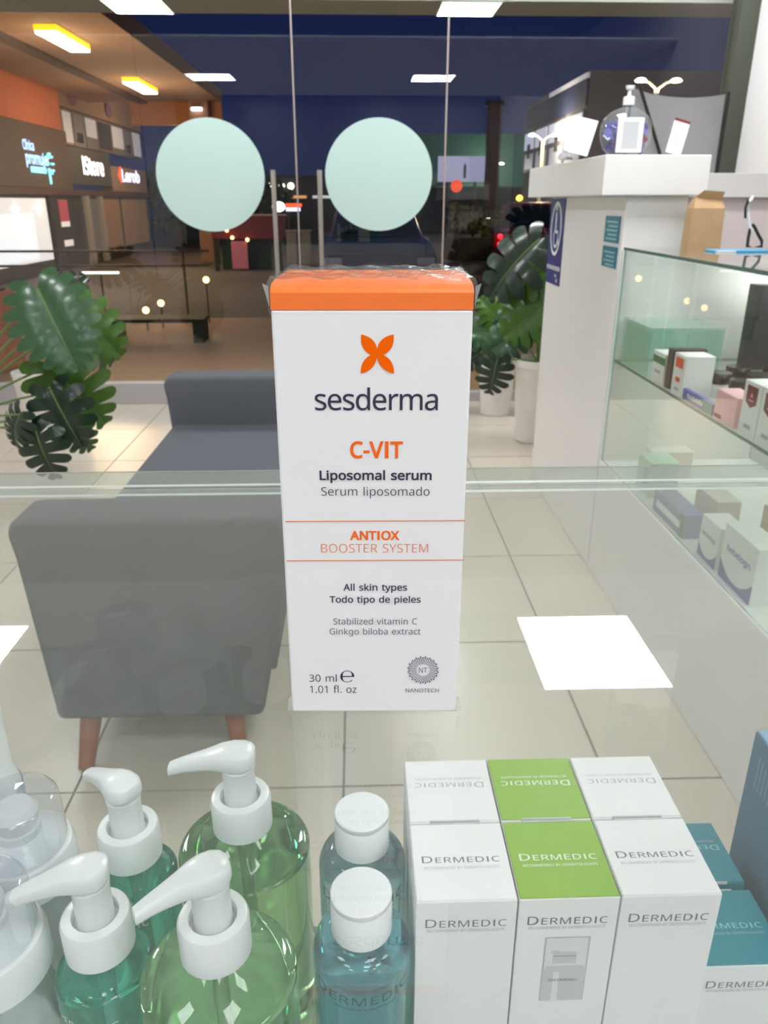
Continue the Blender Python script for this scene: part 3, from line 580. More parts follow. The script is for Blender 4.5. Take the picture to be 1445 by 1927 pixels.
# ================================================================== cartons inside the counter
SZ = .7402
green_card = M('green_card', (134, 178, 42), .45)
teal_card = M('teal_card', (14, 128, 142), .42)
blue_card = M('steel_blue_card', (92, 132, 158), .5)
tuck_card = M('card_edge', (206, 206, 204), .6)  # slightly greyer card for the tuck flaps
def carton(label, x0, y0, wd, dp, z1, top_mat, ink_top, flip, front_ink=ink_grey, group='boxed skin care in the counter', picture=False, mate=False, body=white_card, wordw=.8):
    t = thing('skincare_carton', label, 'box', (x0+wd/2, y0, SZ), 0, group)
    h = z1-SZ; w2 = wd/2-.0002
    G().box(-w2, w2, 0, dp, 0, h-.0007).obj('carton_body', body, t, .0004, 2)
    G().box(-w2+.0002, w2-.0002, .0003, dp-.0006, h-.0007, h).obj('lid', top_mat, t, .0003, 1)
    yb = dp-.0004 if not flip else .0002          # tuck slot
    G().box(-w2*.55, w2*.55, (dp-.0009 if not flip else -.0001), (dp-.0002 if not flip else .0006), h-.0012, h+.0005).obj('tuck_flap', tuck_card, t, .0002, 1)
    tw = wd*wordw
    if not flip:
        text('brand_lettering', 'DERMEDIC', ink_top, t, (0, dp*.46, h), X, Y, tw, .0036, .0, smallcaps=.8, track=.02)
        text('tagline_lettering', 'RECOMMENDED BY DERMATOLOGISTS', ink_top if ink_top is ink_white else ink_light, t, (0, dp*.38, h), X, Y, tw*.96, .0013)
    else:
        text('brand_lettering', 'DERMEDIC', ink_top, t, (0, dp*.60, h), -X, -Y, tw, .0036, .0, smallcaps=.8, track=.02)
        text('tagline_lettering', 'RECOMMENDED BY DERMATOLOGISTS', ink_top if ink_top is ink_white else ink_light, t, (0, dp*.68, h), -X, -Y, tw*.96, .0013)
    if not flip:
        text('front_lettering', 'DERMEDIC', front_ink, t, (0, 0, h-.0146), X, Z, tw, .0046, .0, smallcaps=.8, track=.02)
        text('tagline_lettering', 'RECOMMENDED BY DERMATOLOGISTS', ink_light, t, (0, 0, h-.0172), X, Z, tw*.96, .0015)
        if picture:
            pf = G(); lf = lambda: -.00014-.000006*len(pf.f); q = lambda a, b, c, d, m, e=None: pf.add([(a, e or lf(), c), (b, e or lf(), c), (b, e or lf(), d), (a, e or lf(), d)], [(0, 1, 2, 3)], m)
            gx0, gx1, gz1 = -.0085, .0105, h-.022
            for a, b, c, d in ((gx0, gx0+.0006, h-.06, gz1), (gx1-.0006, gx1, h-.06, gz1), (gx0, gx1, gz1-.0006, gz1)): q(a, b, c, d, 0)
            pf.add([(gx0+.0006, -.0001, h-.06), (gx1-.0006, -.0001, h-.06), (gx1-.0006, -.0001, gz1-.0006), (gx0+.0006, -.0001, gz1-.0006)], [(0, 1, 2, 3)], 3)
            q(-.0045, .0055, h-.0375, h-.0305, 1); q(-.0045, .0055, h-.0335, h-.0328, 2); q(-.0055, -.0015, h-.0312, h-.0298, 1)
            pf.add([(-.0082, lf(), h-.0415), (.0102, lf(), h-.0415), (.0088, lf(), h-.0388), (-.0068, lf(), h-.0388)], [(0, 1, 2, 3)], 1)
            q(-.0082, .0102, h-.06, h-.0415, 1); q(-.0035, -.001, h-.06, h-.0425, 3)
            pf.obj('printed_bottle_picture', [M('print_frame_grey', (178, 180, 182), .5), M('print_silver', (198, 200, 202), .5), M('print_mid_grey', (160, 162, 166), .5), M('print_pale', (222, 223, 223), .5)], t)
            text('picture_lettering', 'DERMEDIC', ink_grey, t, (.001, -.0003, h-.0478), X, Z, .0125, .0016, .0, smallcaps=.8)
    return t
TOPZ = .888
yF, yB = .2293, .2722
carton('white skin care carton in the front row beside the blue bottles', .0205, yF, .0418, .0420, TOPZ, white_card, ink_grey, False)
carton('front row carton with green lid and a printed bottle picture', .0626, yF, .0418, .0420, TOPZ, green_card, ink_white, False, picture=True)
carton('white skin care carton in the front row beside the teal lidded cartons', .1047, yF, .0418, .0420, TOPZ, white_card, ink_grey, False)
carton('white back row carton with upside-down lettering behind the leftmost white front carton', .0205, yB, .0418, .0420, TOPZ, white_card, ink_light, True)
carton('back row carton with green lid and upside-down white lettering', .0626, yB, .0418, .0420, TOPZ, green_card, ink_white, True)
carton('white back row carton with upside-down lettering to the right of the green lid', .1047, yB, .0418, .0420, TOPZ, white_card, ink_light, True)
carton('low teal lidded carton with white front at the right of the front row', .1545, .2465, .0430, .0420, .823, teal_card, M('ink_pale_teal', (150, 206, 210), .5), False, group='teal lidded cartons in the counter')
carton('low teal carton with upside-down lettering behind the other teal one', .1545, .2925, .0430, .0420, .823, teal_card, MATS['ink_pale_teal'], True, group='teal lidded cartons in the counter', body=teal_card)
t = thing('blue_carton', 'steel blue carton standing at the right behind the teal lidded cartons', 'box', (.212, .256, SZ), 0)
G().box(0, .05, 0, .079, 0, .1452).obj('carton_body', blue_card, t, .0006, 2)
G().box(.0006, .0494, .0006, .0784, .1452, .1459).obj('lid', M('pale_blue_card', (132, 172, 200), .5), t, .0003, 1)
g = G()
for k in range(7): g.add([(-.00012, .07-.0035*k, .115), (-.00012, .07-.0035*k-.0008, .115), (-.00012, .07-.0035*k-.0008, .135-.001*(k % 3)), (-.00012, .07-.0035*k, .135-.001*(k % 3))], [(0, 1, 2, 3)])
g.obj('small_print', M('ink_pale_blue', (140, 172, 192), .5), t)

# ================================================================== bottles inside the counter
def liquid(name, rgb, tr=.78):
    """gel or liquid in a clear bottle: refracting, with some milky body of its own"""
    return M(name, rgb, .03, trans=tr, ior=1.34, noise=.001, coat=.3)
liq_green = liquid('green_gel_liquid', (158, 208, 148), .95)
liq_teal = liquid('teal_gel_liquid', (70, 190, 165), .82)
liq_blue = liquid('blue_micellar_liquid', (112, 196, 212), .93)
liq_clear = liquid('clear_foam_liquid', (225, 232, 232), .8)
def pump(parent, zc, ang, spout=.032, short=False):
    """collar, stem and spout head on a neck whose base is zc"""
    G().lathe([(.0128, zc), (.0142, zc+.0008), (.0142, zc+.0165), (.0134, zc+.0182), (.0120, zc+.0187), (.0096, zc+.0187), (.0092, zc+.0178), (.0090, zc+.014)], 48, cap=(True, True)).obj('collar', white_plastic, parent)
    G().lathe([(.0080, zc+.0145), (.0076, zc+.0178), (.0075, zc+.032), (.0080, zc+.0355)], 40).obj('stem', white_plastic, parent)
    T = Matrix.Rotation(ang, 4, 'Z'); z = zc+.0405; k = spout/.036
    secs = [(-.0084, z+.0005, .0015, .0015), (-.0080, z+.0003, .0042, .0034), (-.0064, z, .0064, .0048), (-.003, z-.0002, .0080, .0056), (.002, z-.0002, .0080, .0057), (.007*k+.001, z-.0003, .0068, .0051),
            (.014*k, z-.0012, .0054, .0043), (.022*k, z-.0028, .0043, .0036), (.029*k, z-.0044, .0036, .0031), (.036*k, z-.0066, .0031, .0027), (.0364*k, z-.0068, .0026, .0022)]
    G().loft(secs, 28, T=T).obj('spout', white_plastic, parent)
def pump_bottle(label, x, y, r, ztop, mat, ang, group, shoulder=.004, letters=False, spout=.032):
    t = thing('pump_bottle', label, 'bottle', (x, y, SZ), 0, group)
    h = ztop-SZ; s = shoulder
    prof = [(r-.003, 0.0002), (r-.0006, .0012), (r, .004), (r, h-s-.003)]
    for i in range(1, 9):
        a = PI/2*i/8; prof.append((r-.0035*(1-math.cos(a))-0*s, h-s-.003+.003*math.sin(a)))
    rn = .0112
    for i in range(1, 7):
        f = i/6; rr = (r-.0035)+(rn-(r-.0035))*f; prof.append((rr, h-s+s*(f*f*.4+f*.6)))
    prof += [(rn, h+.0012)]
    G().lathe(prof, 64).obj('bottle_body', mat, t)
    pump(t, h+.0006, ang, spout)
    G().tube([(0, 0, .01), (0, 0, h-.004)], .0024, 10).obj('dip_tube', M('tube_plastic', (214, 226, 220), .4), t)
    if letters:
        text('brand_lettering', 'DERMEDIC', ink_white, t, (0, 0, h-.0250), X, Z, .030, .0048, .004, smallcaps=.82, track=.03, curve=(r, -PI/2-.25))
    return t
pump_bottle('wide pump bottle of clear green gel in the front row of the counter', -.0600, .225, .0318, .870, liq_green, R(207), 'wide green gel pump bottles', .011, spout=.0285)
pump_bottle('wide pump bottle of clear green gel behind the other green one', -.0585, .292, .0318, .870, liq_green, R(179), 'wide green gel pump bottles', .011)
pump_bottle('slim teal pump bottle in the front row left of the green gel', -.1117, .238, .0202, .858, liq_teal, R(193), 'slim teal pump bottles', .009, letters=True, spout=.031)
pump_bottle('slim teal pump bottle in the back row with its spout turned away', -.1117, .287, .0202, .858, liq_teal, R(141), 'slim teal pump bottles', .009, letters=True, spout=.028)
def micellar(label, x, y, ztop, fill):
    r = .0208; t = thing('micellar_bottle', label, 'bottle', (x, y, SZ), 0, 'blue bottles with flat white caps'); h = ztop-SZ
    zs = h-.0205
    prof = [(r-.003, .0002), (r-.0006, .0012), (r, .004), (r, zs-.011)]
    for i in range(1, 11):
        a = PI/2*i/10; prof.append((r-(r-.0115)*(1-math.cos(a)), zs-.011+.011*math.sin(a)))
    prof.append((.0110, zs+.002))
    G().lathe(prof, 56).obj('bottle_body', fill, t)
    G().lathe([(.0118, zs), (.0128, zs+.0008), (.0128, h-.0040), (.0124, h-.0034), (.0128, h-.0028), (.0128, h-.0006), (.0122, h), ], 48).obj('cap', white_plastic, t)
    text('brand_lettering', 'DERMEDIC', M('ink_deep_teal', (20, 74, 84), .5), t, (0, 0, zs-.0195), X, Z, .044, .0056, .004, smallcaps=.82, track=.03, curve=(r, -PI/2))
    text('tagline_lettering', 'RECOMMENDED BY DERMATOLOGISTS', MATS['ink_deep_teal'], t, (0, 0, zs-.0225), X, Z, .036, .0012, curve=(r, -PI/2))
micellar('blue bottle with a flat white cap, the front one beside the white cartons', -.0015, .2365, .887, liq_blue)
micellar('blue bottle with a flat white cap, standing behind the other capped one', -.0010, .2815, .887, liquid('pale_blue_liquid', (160, 212, 220), .9))
def foam(label, x, y, ztop):
    t = thing('foam_bottle', label, 'bottle', (x, y, SZ), 0, 'foam pump bottles under clear domes'); h = ztop-SZ; zc = h-.047
    prof = [(.0195, .0002), (.022, .0015), (.0225, .005), (.0225, zc-.012), (.0205, zc-.004), (.019, zc+.001)]
    G().lathe(prof, 56).obj('bottle_body', liq_clear, t)
    G().lathe([(.0225, zc), (.0236, zc+.001), (.0236, zc+.014), (.0222, zc+.0185), (.0214, zc+.019), (.0208, zc+.019), (.019, zc+.021), (.012, zc+.024), (.010, zc+.026), (.010, zc+.03)], 56).obj('collar', white_plastic, t)
    G().lathe([(.0088, zc+.024), (.0084, zc+.031), (.0096, zc+.033), (.0102, zc+.038), (.008, zc+.0415), (.004, zc+.0428)], 40).obj('pump_head', white_plastic, t)
    T = Matrix.Rotation(R(205), 4, 'Z'); z = zc+.036
    G().loft([(.004, z, .006, .005), (.010, z+.0006, .005, .004), (.0155, z+.0003, .0036, .003), (.0165, z, .003, .0024)], 20, T=T).obj('nozzle', white_plastic, t)
    d = [(.0207, zc+.0192), (.0204, zc+.03), (.0201, zc+.041)]
    for i in range(1, 9):
        a = PI/2*i/8; d.append((.0201-.004*(1-math.cos(a)), zc+.041+.005*math.sin(a)))
    d += [(.008, zc+.0466), (.0005, zc+.0468)]
    G().lathe(d, 56, cap=(False, True)).obj('dome_cover', clear_plastic, t)
foam('clear domed foam pump bottle cut by the left edge in the front row', -.1567, .235, .897)
foam('clear domed foam pump bottle at the left edge in the back row', -.1617, .285, .897)
t = thing('white_tube', 'tall white tube at the far left edge behind the domed bottles', 'tube', (-.1975, .3235, SZ), 0)
G().lathe([(.018, 0), (.019, .002), (.019, .128), (.0175, .136), (.0165, .138), (.0165, .182), (.0155, .187), (.010, .1885)], 40).obj('tube_body', white_plastic, t)
G().lathe([(.0196, .118), (.0196, .128)], 40, cap=(False, False)).obj('ring', M('lilac_ring', (170, 178, 214), .4), t)

# ================================================================== grey bench sofa
sf = thing('bench_sofa', 'grey upholstered bench sofa with raised ends and tapered wooden legs', 'sofa', (-.43, 2.10, 0))
def sofa_end(yc, th, z0):
    g = G(); prof = [(-.225, z0), (.215, z0), (.285, .50), (.289, .545), (.272, .580), (.24, .582), (-.22, .582), (-.248, .578), (-.258, .55), (-.25, .50)]
    vs = [(x, yc-th/2, z) for x, z in prof]+[(x, yc+th/2, z) for x, z in prof]; n = len(prof)
    g.add(vs, [tuple(range(n)), tuple(range(2*n-1, n-1, -1))]+[(i, i+n, (i+1) % n+n, (i+1) % n) for i in range(n)])
    return g
sofa_end(-.645, .13, .115).obj('arm', sofa_grey, sf, .016, 3, shade=True)
sofa_end(.665, .13, .115).obj('arm', sofa_grey, sf, .016, 3, shade=True)
G().box(-.235, .262, -.582, .602, .33, .415).obj('seat_cushion', sofa_grey, sf, .018, 3, shade=True)
G().box(-.222, .235, -.582, .602, .15, .328).obj('seat_base', sofa_grey, sf, .008, 2)
for lx, ly, dx, dy in ((-.175, -.625, -.0, -.10), (.135, -.625, .02, -.06), (-.17, .64, -.02, .05), (.14, .64, .02, .05)):
    g = G().tube([(lx, ly, .118), (lx+dx*.5, ly+dy*.5, .06), (lx+dx, ly+dy, .0)], [.026, .0215, .0165], 16)
    g.obj('leg', wood_leg, sf)

# ================================================================== glass display case and stand on the right
CX = .77
dc = thing('display_case', 'long white based glass showcase running along the right side of the shop', 'showcase', (0, 0, 0))
G().box(CX, 1.30, .37, 2.335, 0, .385).obj('base', white_matte, dc, .003)
G().box(1.255, 1.275, 1.86, 2.33, .386, 1.02).obj('back_panel', white_matte, dc)
G().box(.782, 1.25, 2.322, 2.335, .386, 1.02).obj('end_panel', white_matte, dc)
sheet('front_glass', CX+.002, CX+.008, .40, 2.318, .386, 1.021, case_glass, dc)
sheet('top_glass', CX, 1.27, .40, 2.32, 1.022, 1.030, case_glass, dc, edge=edge_dark, rim=edge_dark)
sheet('middle_shelf', CX+.009, 1.25, .42, 2.318, .700, .708, case_glass, dc, edge=edge_dark, rim=edge_dark)
G().box(CX-.001, CX+.011, 2.319, 2.333, .386, 1.021).obj('corner_profile', M('clear_corner', (222, 232, 228), .2), dc)
for zz, nm in ((1.0, 'corner_clip'),):
    pass
lst = thing('case_fill_strip', 'slim white fill light added under the top glass to brighten the showcase', 'light', (1.236, 1.45, 1.0095))  # added strip that brightens the inside of the case
G().box(-.008, .008, -.86, .86, 0, .004).obj('diffuser', M('case_fill_glow', (255, 252, 244), .5, emit=60), lst)
G().box(-.010, .010, -.865, .865, .0045, .012).obj('housing', white_plastic, lst)
# white stand at the end of the case
st = thing('reception_stand', 'white square column stand with an overhanging slab top beside the glass showcase', 'stand', (.86, 2.8, 0))
G().box(-.09, .090, -.455, .45, 0, 1.167).obj('column', white_matte, st, .003)
G().box(-.172, .125, -.49, .51, 1.1675, 1.272).obj('slab', white_matte, st, .003)
sg = tag(None or G().box(.7665, .7695, 3.02, 3.235, .852, 1.163).obj('access_sign', [M('sign_blue', (38, 46, 118), .4)]), 'blue sign with a white wheelchair figure in an oval on the column stand side', 'sign')
def on_side(name, polys, mat, par, xx):
    g = G()
    for p in polys:
        n = len(p); t = tessellate_polygon([[Vector((-y, z, 0)) for y, z in p]]); fs = []
        for f in t:
            A, B, D = (Vector((-p[i][0], p[i][1], 0)) for i in f)
            fs.append(tuple(f) if (B-A).cross(D-A).z > 0 else tuple(f[::-1]))
        g.add([(xx, y, z) for y, z in p], fs)
    return g.obj(name, mat, par)
def ringpoly(cy, cz, a, b, wd, n=28, a0=0, a1=2*PI):
    out = []
    for i in range(n):
        t0 = a0+(a1-a0)*i/n; t1 = a0+(a1-a0)*(i+1)/n
        out.append([(cy+a*math.cos(t0), cz+b*math.sin(t0)), (cy+a*math.cos(t1), cz+b*math.sin(t1)), (cy+(a-wd)*math.cos(t1), cz+(b-wd)*math.sin(t1)), (cy+(a-wd)*math.cos(t0), cz+(b-wd)*math.sin(t0))])
    return out
lp = ringpoly(3.13, 1.055, .082, .098, .013)
on_side('oval_ring', lp, ink_white, sg, .7662)
wc = ringpoly(3.125, 1.022, .036, .036, .009, 18, R(-200), R(60))
wc += [[(3.143, 1.115), (3.127, 1.115), (3.127, 1.04), (3.143, 1.04)], [(3.143, 1.05), (3.10, 1.05), (3.10, 1.04), (3.143, 1.04)], [(3.105, 1.05), (3.095, 1.05), (3.078, 1.0), (3.088, 1.0)]]
wc += [[(3.135+.011*math.cos(2*PI*i/10), 1.130+.011*math.sin(2*PI*i/10)) for i in range(10)]]
on_side('wheelchair_figure', wc, ink_white, sg, .7662)
on_side('white_band', [[(3.02, .905), (3.235, .905), (3.235, .921), (3.02, .921)]], ink_light, sg, .7662)
on_side('small_print', [[(3.07, .88), (3.10, .88), (3.10, .892), (3.07, .892)], [(3.05, .862), (3.075, .862), (3.075, .876), (3.05, .876)]], ink_light, sg, .7662)
for k, (z0, z1) in enumerate(((1.037, 1.112), (.966, 1.026))):
    p = tag(G().box(.767, .7695, 2.372, 2.512, z0, z1).obj('teal_notice', M('notice_teal', (34, 118, 142), .4)), ['upper teal notice stuck on the near edge of the white column stand', 'lower teal notice stuck on the near edge of the white column stand'][k], 'notice', 'teal notices on the column')
    on_side('printed_lines', [[(2.39, z1-.014-.012*i), (2.495-.02*(i % 2), z1-.014-.012*i), (2.495-.02*(i % 2), z1-.019-.012*i), (2.39, z1-.019-.012*i)] for i in range(int((z1-z0)/.014))], M('notice_print', (150, 200, 205), .5), p, .7667)

# things on the stand's slab (z 1.2725)
ZS = 1.2722
fl = thing('sanitizer_flask', 'round clear flask of blue and purple sachets with a white pump on the stand', 'flask', (.760, 2.385, ZS))
pf = []
for i in range(19):
    a = -PI/2+PI*(i/18); rr = .073*math.cos(a)**.9 if math.cos(a) > 0 else 0
    z = .062+.064*math.sin(a)
    if z > .11: rr = max(rr, .013)
    pf.append((max(rr, .001), max(z, 0.0003)))
pf = [(.03, .0003), (.045, .004), (.06, .018), (.070, .040), (.073, .062), (.070, .082), (.060, .100), (.042, .114), (.022, .121), (.013, .124), (.013, .130)]
G().lathe(pf, 48, sy=.55).obj('flask_body', clear_plastic, fl)
G().lathe([(.016, .128), (.016, .146), (.013, .149), (.006, .150), (.0055, .165), (.0105, .167), (.0125, .172), (.0125, .176)], 32).obj('pump', white_plastic, fl)
pk = [M('sachet_blue', (70, 66, 170), .4), M('sachet_violet', (128, 116, 200), .4), M('sachet_red', (150, 50, 80), .4), M('sachet_white', (228, 228, 238), .4)]
random.seed(11)
cnt = 0
for i in range(64):
    a = random.uniform(0, 2*PI); rr = random.uniform(.012, .055); z = random.uniform(.014, .086)
    mmax = .062*math.sqrt(max(.05, 1-((z-.055)/.075)**2))
    x = max(-mmax+.01, min(mmax-.01, rr*1.25*math.cos(a))); y = .45*rr*math.sin(a)*.7
    g = G().box(-.011, .011, -.0015, .0015, -.008, .008, T=Matrix.Translation((x, y, z)) @ Euler((random.uniform(-1, 1), random.uniform(-1, 1), random.uniform(-1, 1))).to_matrix().to_4x4())
    g.obj('sachet', pk[[0, 0, 1, 0, 3, 2, 0, 1][i % 8]], fl)
G().box(-.037, .036, -.0425, -.041, .006, .094).obj('label_card', white_card, fl, .001, 1)
G().box(-.022, .022, -.0432, -.0426, .016, .084).obj('label_print', M('label_grey', (196, 198, 200), .6), fl)
def card(name, label, cat, x, y, w_, h_, tilt, lean, rz, cap=None):
    t = thing(name, label, cat, (x, y, ZS), rz)
    Tm = Matrix.Rotation(lean, 4, 'X') @ Matrix.Rotation(tilt, 4, 'Y')
    dz = w_/2*abs(math.sin(tilt))
    Tm = Matrix.Translation((0, 0, dz+.0012)) @ Tm
    G().box(-w_/2, w_/2, -.001, .001, 0, h_, T=Tm).obj('sheet', white_card, t)
    g = G()
    for i in range(8): g.box(-w_*.34, w_*(.34-.12*(i % 3)), -.0014, -.0011, h_*.18+h_*.08*i, h_*.2+h_*.08*i, T=Tm)
    g.obj('printed_lines', ink_light, t)
    if cap: G().box(-w_/2, w_/2, -.0015, .0015, h_, h_+.007, T=Tm).obj('red_edge', M('dark_red_print', (128, 44, 44), .5), t)
card('notice_card', 'white printed card leaning beside the round flask on the left end of the stand', 'card', .648, 2.46, .058, .10, R(14), R(-14), R(-14))
card('notice_card', 'narrow white card with a red top edge leaning on the right end of the stand', 'card', .915, 2.42, .046, .088, R(15), R(-12), 0, True)
cr = thing('crumpled_wrapper', 'small crumpled clear wrapper on the left edge of the stand slab', 'wrapper', (.655, 2.62, ZS))
g = G(); random.seed(5); bmv = []
n1, n2 = 8, 6
prof = [(.0001, 0), (.02, .001), (.024, .008), (.018, .018), (.009, .024), (.0001, .026)]
g.lathe(prof, 14, cap=(False, False), smooth=False)
g.v = [(x+random.uniform(-.005, .005), y+random.uniform(-.005, .005), max(.0002, z+random.uniform(-.004, .004))) for x, y, z in g.v]
g.obj('wrapper_body', M('wrapper_film', (214, 214, 220), .2, trans=.4), cr)
# back counter with slab behind
bc = thing('back_counter', 'white back counter with thick slab top behind the stand at the right edge', 'counter', (1.62, 3.0, 0))
G().box(-.44, .5, -.16, .2, 1.165, 1.243).obj('slab', white_matte, bc, .003)
G().box(-.40, .5, -.12, .18, 0, 1.1645).obj('front_panel', M('pinkish_laminate', (226, 214, 214), .5), bc, .002)
# fabric screen
fsn = thing('fabric_screen', 'grey white fabric screen hung between dark poles behind the stand', 'screen', (1.33, 3.5, 0))
g = G(); NX = 14; NZ = 8; vs = []; fs = []
for j in range(NZ+1):
    for i in range(NX+1):
        u = i/NX; v = j/NZ; x = -.215+.40*u
        ztop = 1.59-.03*u-.028*math.sin(PI*u); z = .70+(ztop-.70)*v
        vs.append((x, .012*math.sin(u*8)*v+.03*(1-u)*math.sin(v*2), z))
for j in range(NZ):
    for i in range(NX):
        k = j*(NX+1)+i; fs.append((k, k+1, k+NX+2, k+NX+1))
g.add(vs, fs, 0, True); n_ = len(g.v)
g.add([(x, y+.003, z) for x, y, z in vs], [f[::-1] for f in fs], 0, True)
g.obj('fabric', M('screen_fabric', (198, 198, 202), .9, noise=.1), fsn)
G().tube([(.188, -.01, .01), (.188, -.01, 1.565)], .008, 10).obj('pole', dark_metal, fsn)
G().tube([(-.19, -.03, 1.59), (-.055, -.03, 1.30), (.10, -.03, .96)], .007, 10).obj('pole', dark_metal, fsn)
G().tube([(-.21, -.005, .0), (-.21, -.005, 1.595)], .005, 10).obj('pole', dark_metal, fsn)
# paper bag, strap and tray on the case top
bag = thing('paper_bag', 'brown kraft paper bag with folded top standing on the showcase glass', 'bag', (.962, 2.245, 1.0302), R(-3))
g = G(); g.box(-.047, .043, -.03, .03, 0, .105, taper=(.003, .002))
g.add([(-.044, -.028, .105), (.040, -.028, .105), (.040, .028, .105), (-.044, .028, .105), (-.036, -.006, .132), (.034, -.010, .126), (.034, .004, .136), (-.036, .006, .134), (-.02, -.02, .150), (.036, -.022, .146)],
      [(0, 1, 5, 4), (1, 2, 6, 5), (2, 3, 7, 6), (3, 0, 4, 7), (4, 5, 9, 8)])
g.obj('bag_body', M('kraft_paper', (196, 160, 120), .85, noise=.25, nscale=30, bump=.4, bscale=80), bag)
cab = thing('cable_loop', 'looped black and white cable standing on the blue tray at the right edge', 'cable', (1.035, 2.10, 1.0365))
p = [(-.018, 0, .128), (-.026, 0, .115), (-.026, 0, .09), (-.018, 0, .062), (-.008, 0, .045)]
G().tube(p, .0045, 8).obj('white_strap', white_plastic, cab)
G().tube([(-.012, 0, .05), (-.013, 0, .028), (-.012, 0, .006), (.004, 0, .0045), (.026, 0, .006), (.024, 0, .02), (.012, 0, .035), (.0, 0, .052), (-.008, 0, .06)], .0042, 8).obj('black_strap', M('black_rubber', (26, 26, 32), .5), cab)
G().tube([(-.030, 0, .120), (-.034, 0, .10), (-.030, 0, .075)], .003, 8).obj('dark_strip', MATS['black_rubber'], cab)
tr = thing('blue_tray', 'flat blue and white tray lying on the showcase glass beside the paper bag', 'tray', (1.0, 2.10, 1.0302))
G().box(-.075, .08, -.035, .03, 0, .005).obj('tray_body', M('sky_blue_plastic', (92, 176, 220), .35), tr, .002)
G().box(-.075, -.03, -.055, -.036, 0, .004).obj('paper_strip', white_card, tr)
# ------------------------------------------------ products in the case
def product(label, x, y, wx, wy, h, mats, cat='box', z=.7083, name='product_box', panels=(), rz=0, group='boxed products on the middle shelf of the showcase'):
    """carton whose label face looks left (-x); y runs away from the camera; panels: (y0,y1,z0,z1,mat) as fractions"""
    t = thing(name, label, cat, (x, y, z), rz, group)
    G().box(0, wx, 0, wy, 0, h).obj('carton_body', mats, t, min(.0006, h*.1), 1)
    for (a, b, c, d, m) in panels:
        G().add([(-.0004, a*wy, c*h), (-.0004, b*wy, c*h), (-.0004, b*wy, d*h), (-.0004, a*wy, d*h)], [(0, 3, 2, 1)]).obj('label_panel', m, t)
    return t
green_ink = M('label_green', (18, 120, 62), .4); brown_dark = M('dark_brown_card', (62, 50, 50), .4); red_ink = M('label_orange_red', (238, 84, 44), .4)
maroon = M('label_maroon', (112, 14, 38), .4); pink = M('pink_card', (240, 186, 194), .5); blue_ink = M('label_blue', (52, 66, 150), .4); teal_ink = M('label_teal', (50, 150, 140), .4)
violet_blue = M('label_violet_blue', (92, 104, 184), .4); black_gloss = M('black_gloss', (22, 22, 24), .2)
product('white carton with a green label band at the far end of the middle shelf', .79, 1.957, .05, .085, .078, white_card, panels=[(.0, 1, .62, .86, green_ink), (.3, .8, .3, .4, ink_light)])
product('tall dark brown carton beside the orange labelled one on the middle shelf', .788, 1.908, .085, .034, .100, brown_dark)
product('white carton with an orange square on the middle shelf', .790, 1.832, .072, .070, .096, white_card, panels=[(.18, .85, .66, .92, red_ink), (.3, .7, .3, .42, red_ink), (.3, .7, .08, .16, ink_light)])
t = product('low blue and green promotional strip with white writing at the shelf edge', .784, 1.648, .012, .165, .026, violet_blue, 'sign', name='shelf_strip', group=None)
G().add([(-.0004, 0, 0.0), (-.0004, .045, 0.0), (-.0004, .06, .026), (-.0004, 0, .026)], [(0, 3, 2, 1)]).obj('label_panel', teal_ink, t)
on_side('white_script', [[(.05+.011*i, .009), (.058+.011*i, .009), (.058+.011*i, .016+.003*(i % 3)), (.05+.011*i, .016+.003*((i+1) % 3))] for i in range(8)], ink_white, t, -.0007)
product('pink carton at the edge of the middle shelf', .785, 1.542, .05, .098, .064, pink, panels=[(.6, .95, .06, .2, maroon)])
for i, (yy, xx, lab) in enumerate(((1.462, .79, 'white carton with a maroon shield label, beside the pink carton'), (1.388, .79, 'white carton with a maroon shield label, second from the pink carton'))):
    q = product(lab, xx, yy, .12, .070, .108, white_card, panels=[(.3, .7, .12, .2, ink_light)])
    on = [[(.013, .066), (.013, .100), (.057, .100), (.057, .066), (.035, .056)]]
    o = on_side('maroon_shield', on, maroon, q, -.0005)
    on_side('shield_mark', [[(.030, .078), (.035, .088), (.040, .078)], [(.025, .070), (.045, .070), (.045, .072), (.025, .072)]], pink, q, -.0008)
product('small blue and orange carton at the right end of the middle shelf', .785, 1.318, .04, .060, .050, blue_ink, panels=[(0, 1, 0, .25, M('label_amber', (240, 150, 40), .4)), (.2, .8, .4, .8, white_card)])
# black jars and flat black cartons behind
jarg = 'black lidded jars on the middle shelf'
spots = [(.875, 1.93), (.885, 1.85), (.965, 1.92), (.975, 1.83), (1.05, 1.90), (1.06, 1.81), (.90, 1.76), (.985, 1.74), (1.07, 1.72), (1.14, 1.86), (.905, 1.67)]
jar = None
jl = ['black lidded jar right behind the orange labelled carton', 'black lidded jar beside the first jar behind the orange labelled carton', 'black lidded jar in the second row at the far end', 'black lidded jar in the second row, next nearer', 'black lidded jar in the third row at the far end', 'black lidded jar in the third row, next nearer',
      'black lidded jar behind the blue strip', 'black lidded jar in the second row behind the blue strip', 'black lidded jar in the third row behind the blue strip', 'black lidded jar farthest right on the middle shelf', 'black lidded jar right behind the pink carton']
for k, (x, y) in enumerate(spots):
    if jar is None:
        jar = thing('cream_jar', jl[0], 'jar', (x, y, .7083), 0, jarg)
        G().lathe([(.026, 0), (.028, .003), (.028, .026), (.026, .030)], 24).obj('jar_body', white_plastic, jar)
        G().lathe([(.0295, .031), (.0295, .054), (.028, .056)], 24).obj('lid', black_gloss, jar)
    else: dup(jar, jl[k], (x, y, .7083))
product('wide flat black carton lying behind the pink carton', 1.0, 1.56, .20, .12, .056, black_gloss)
product('upright black panel box at the right end inside the showcase', 1.092, 2.14, .15, .05, .232, M('black_panel', (30, 32, 38), .35))
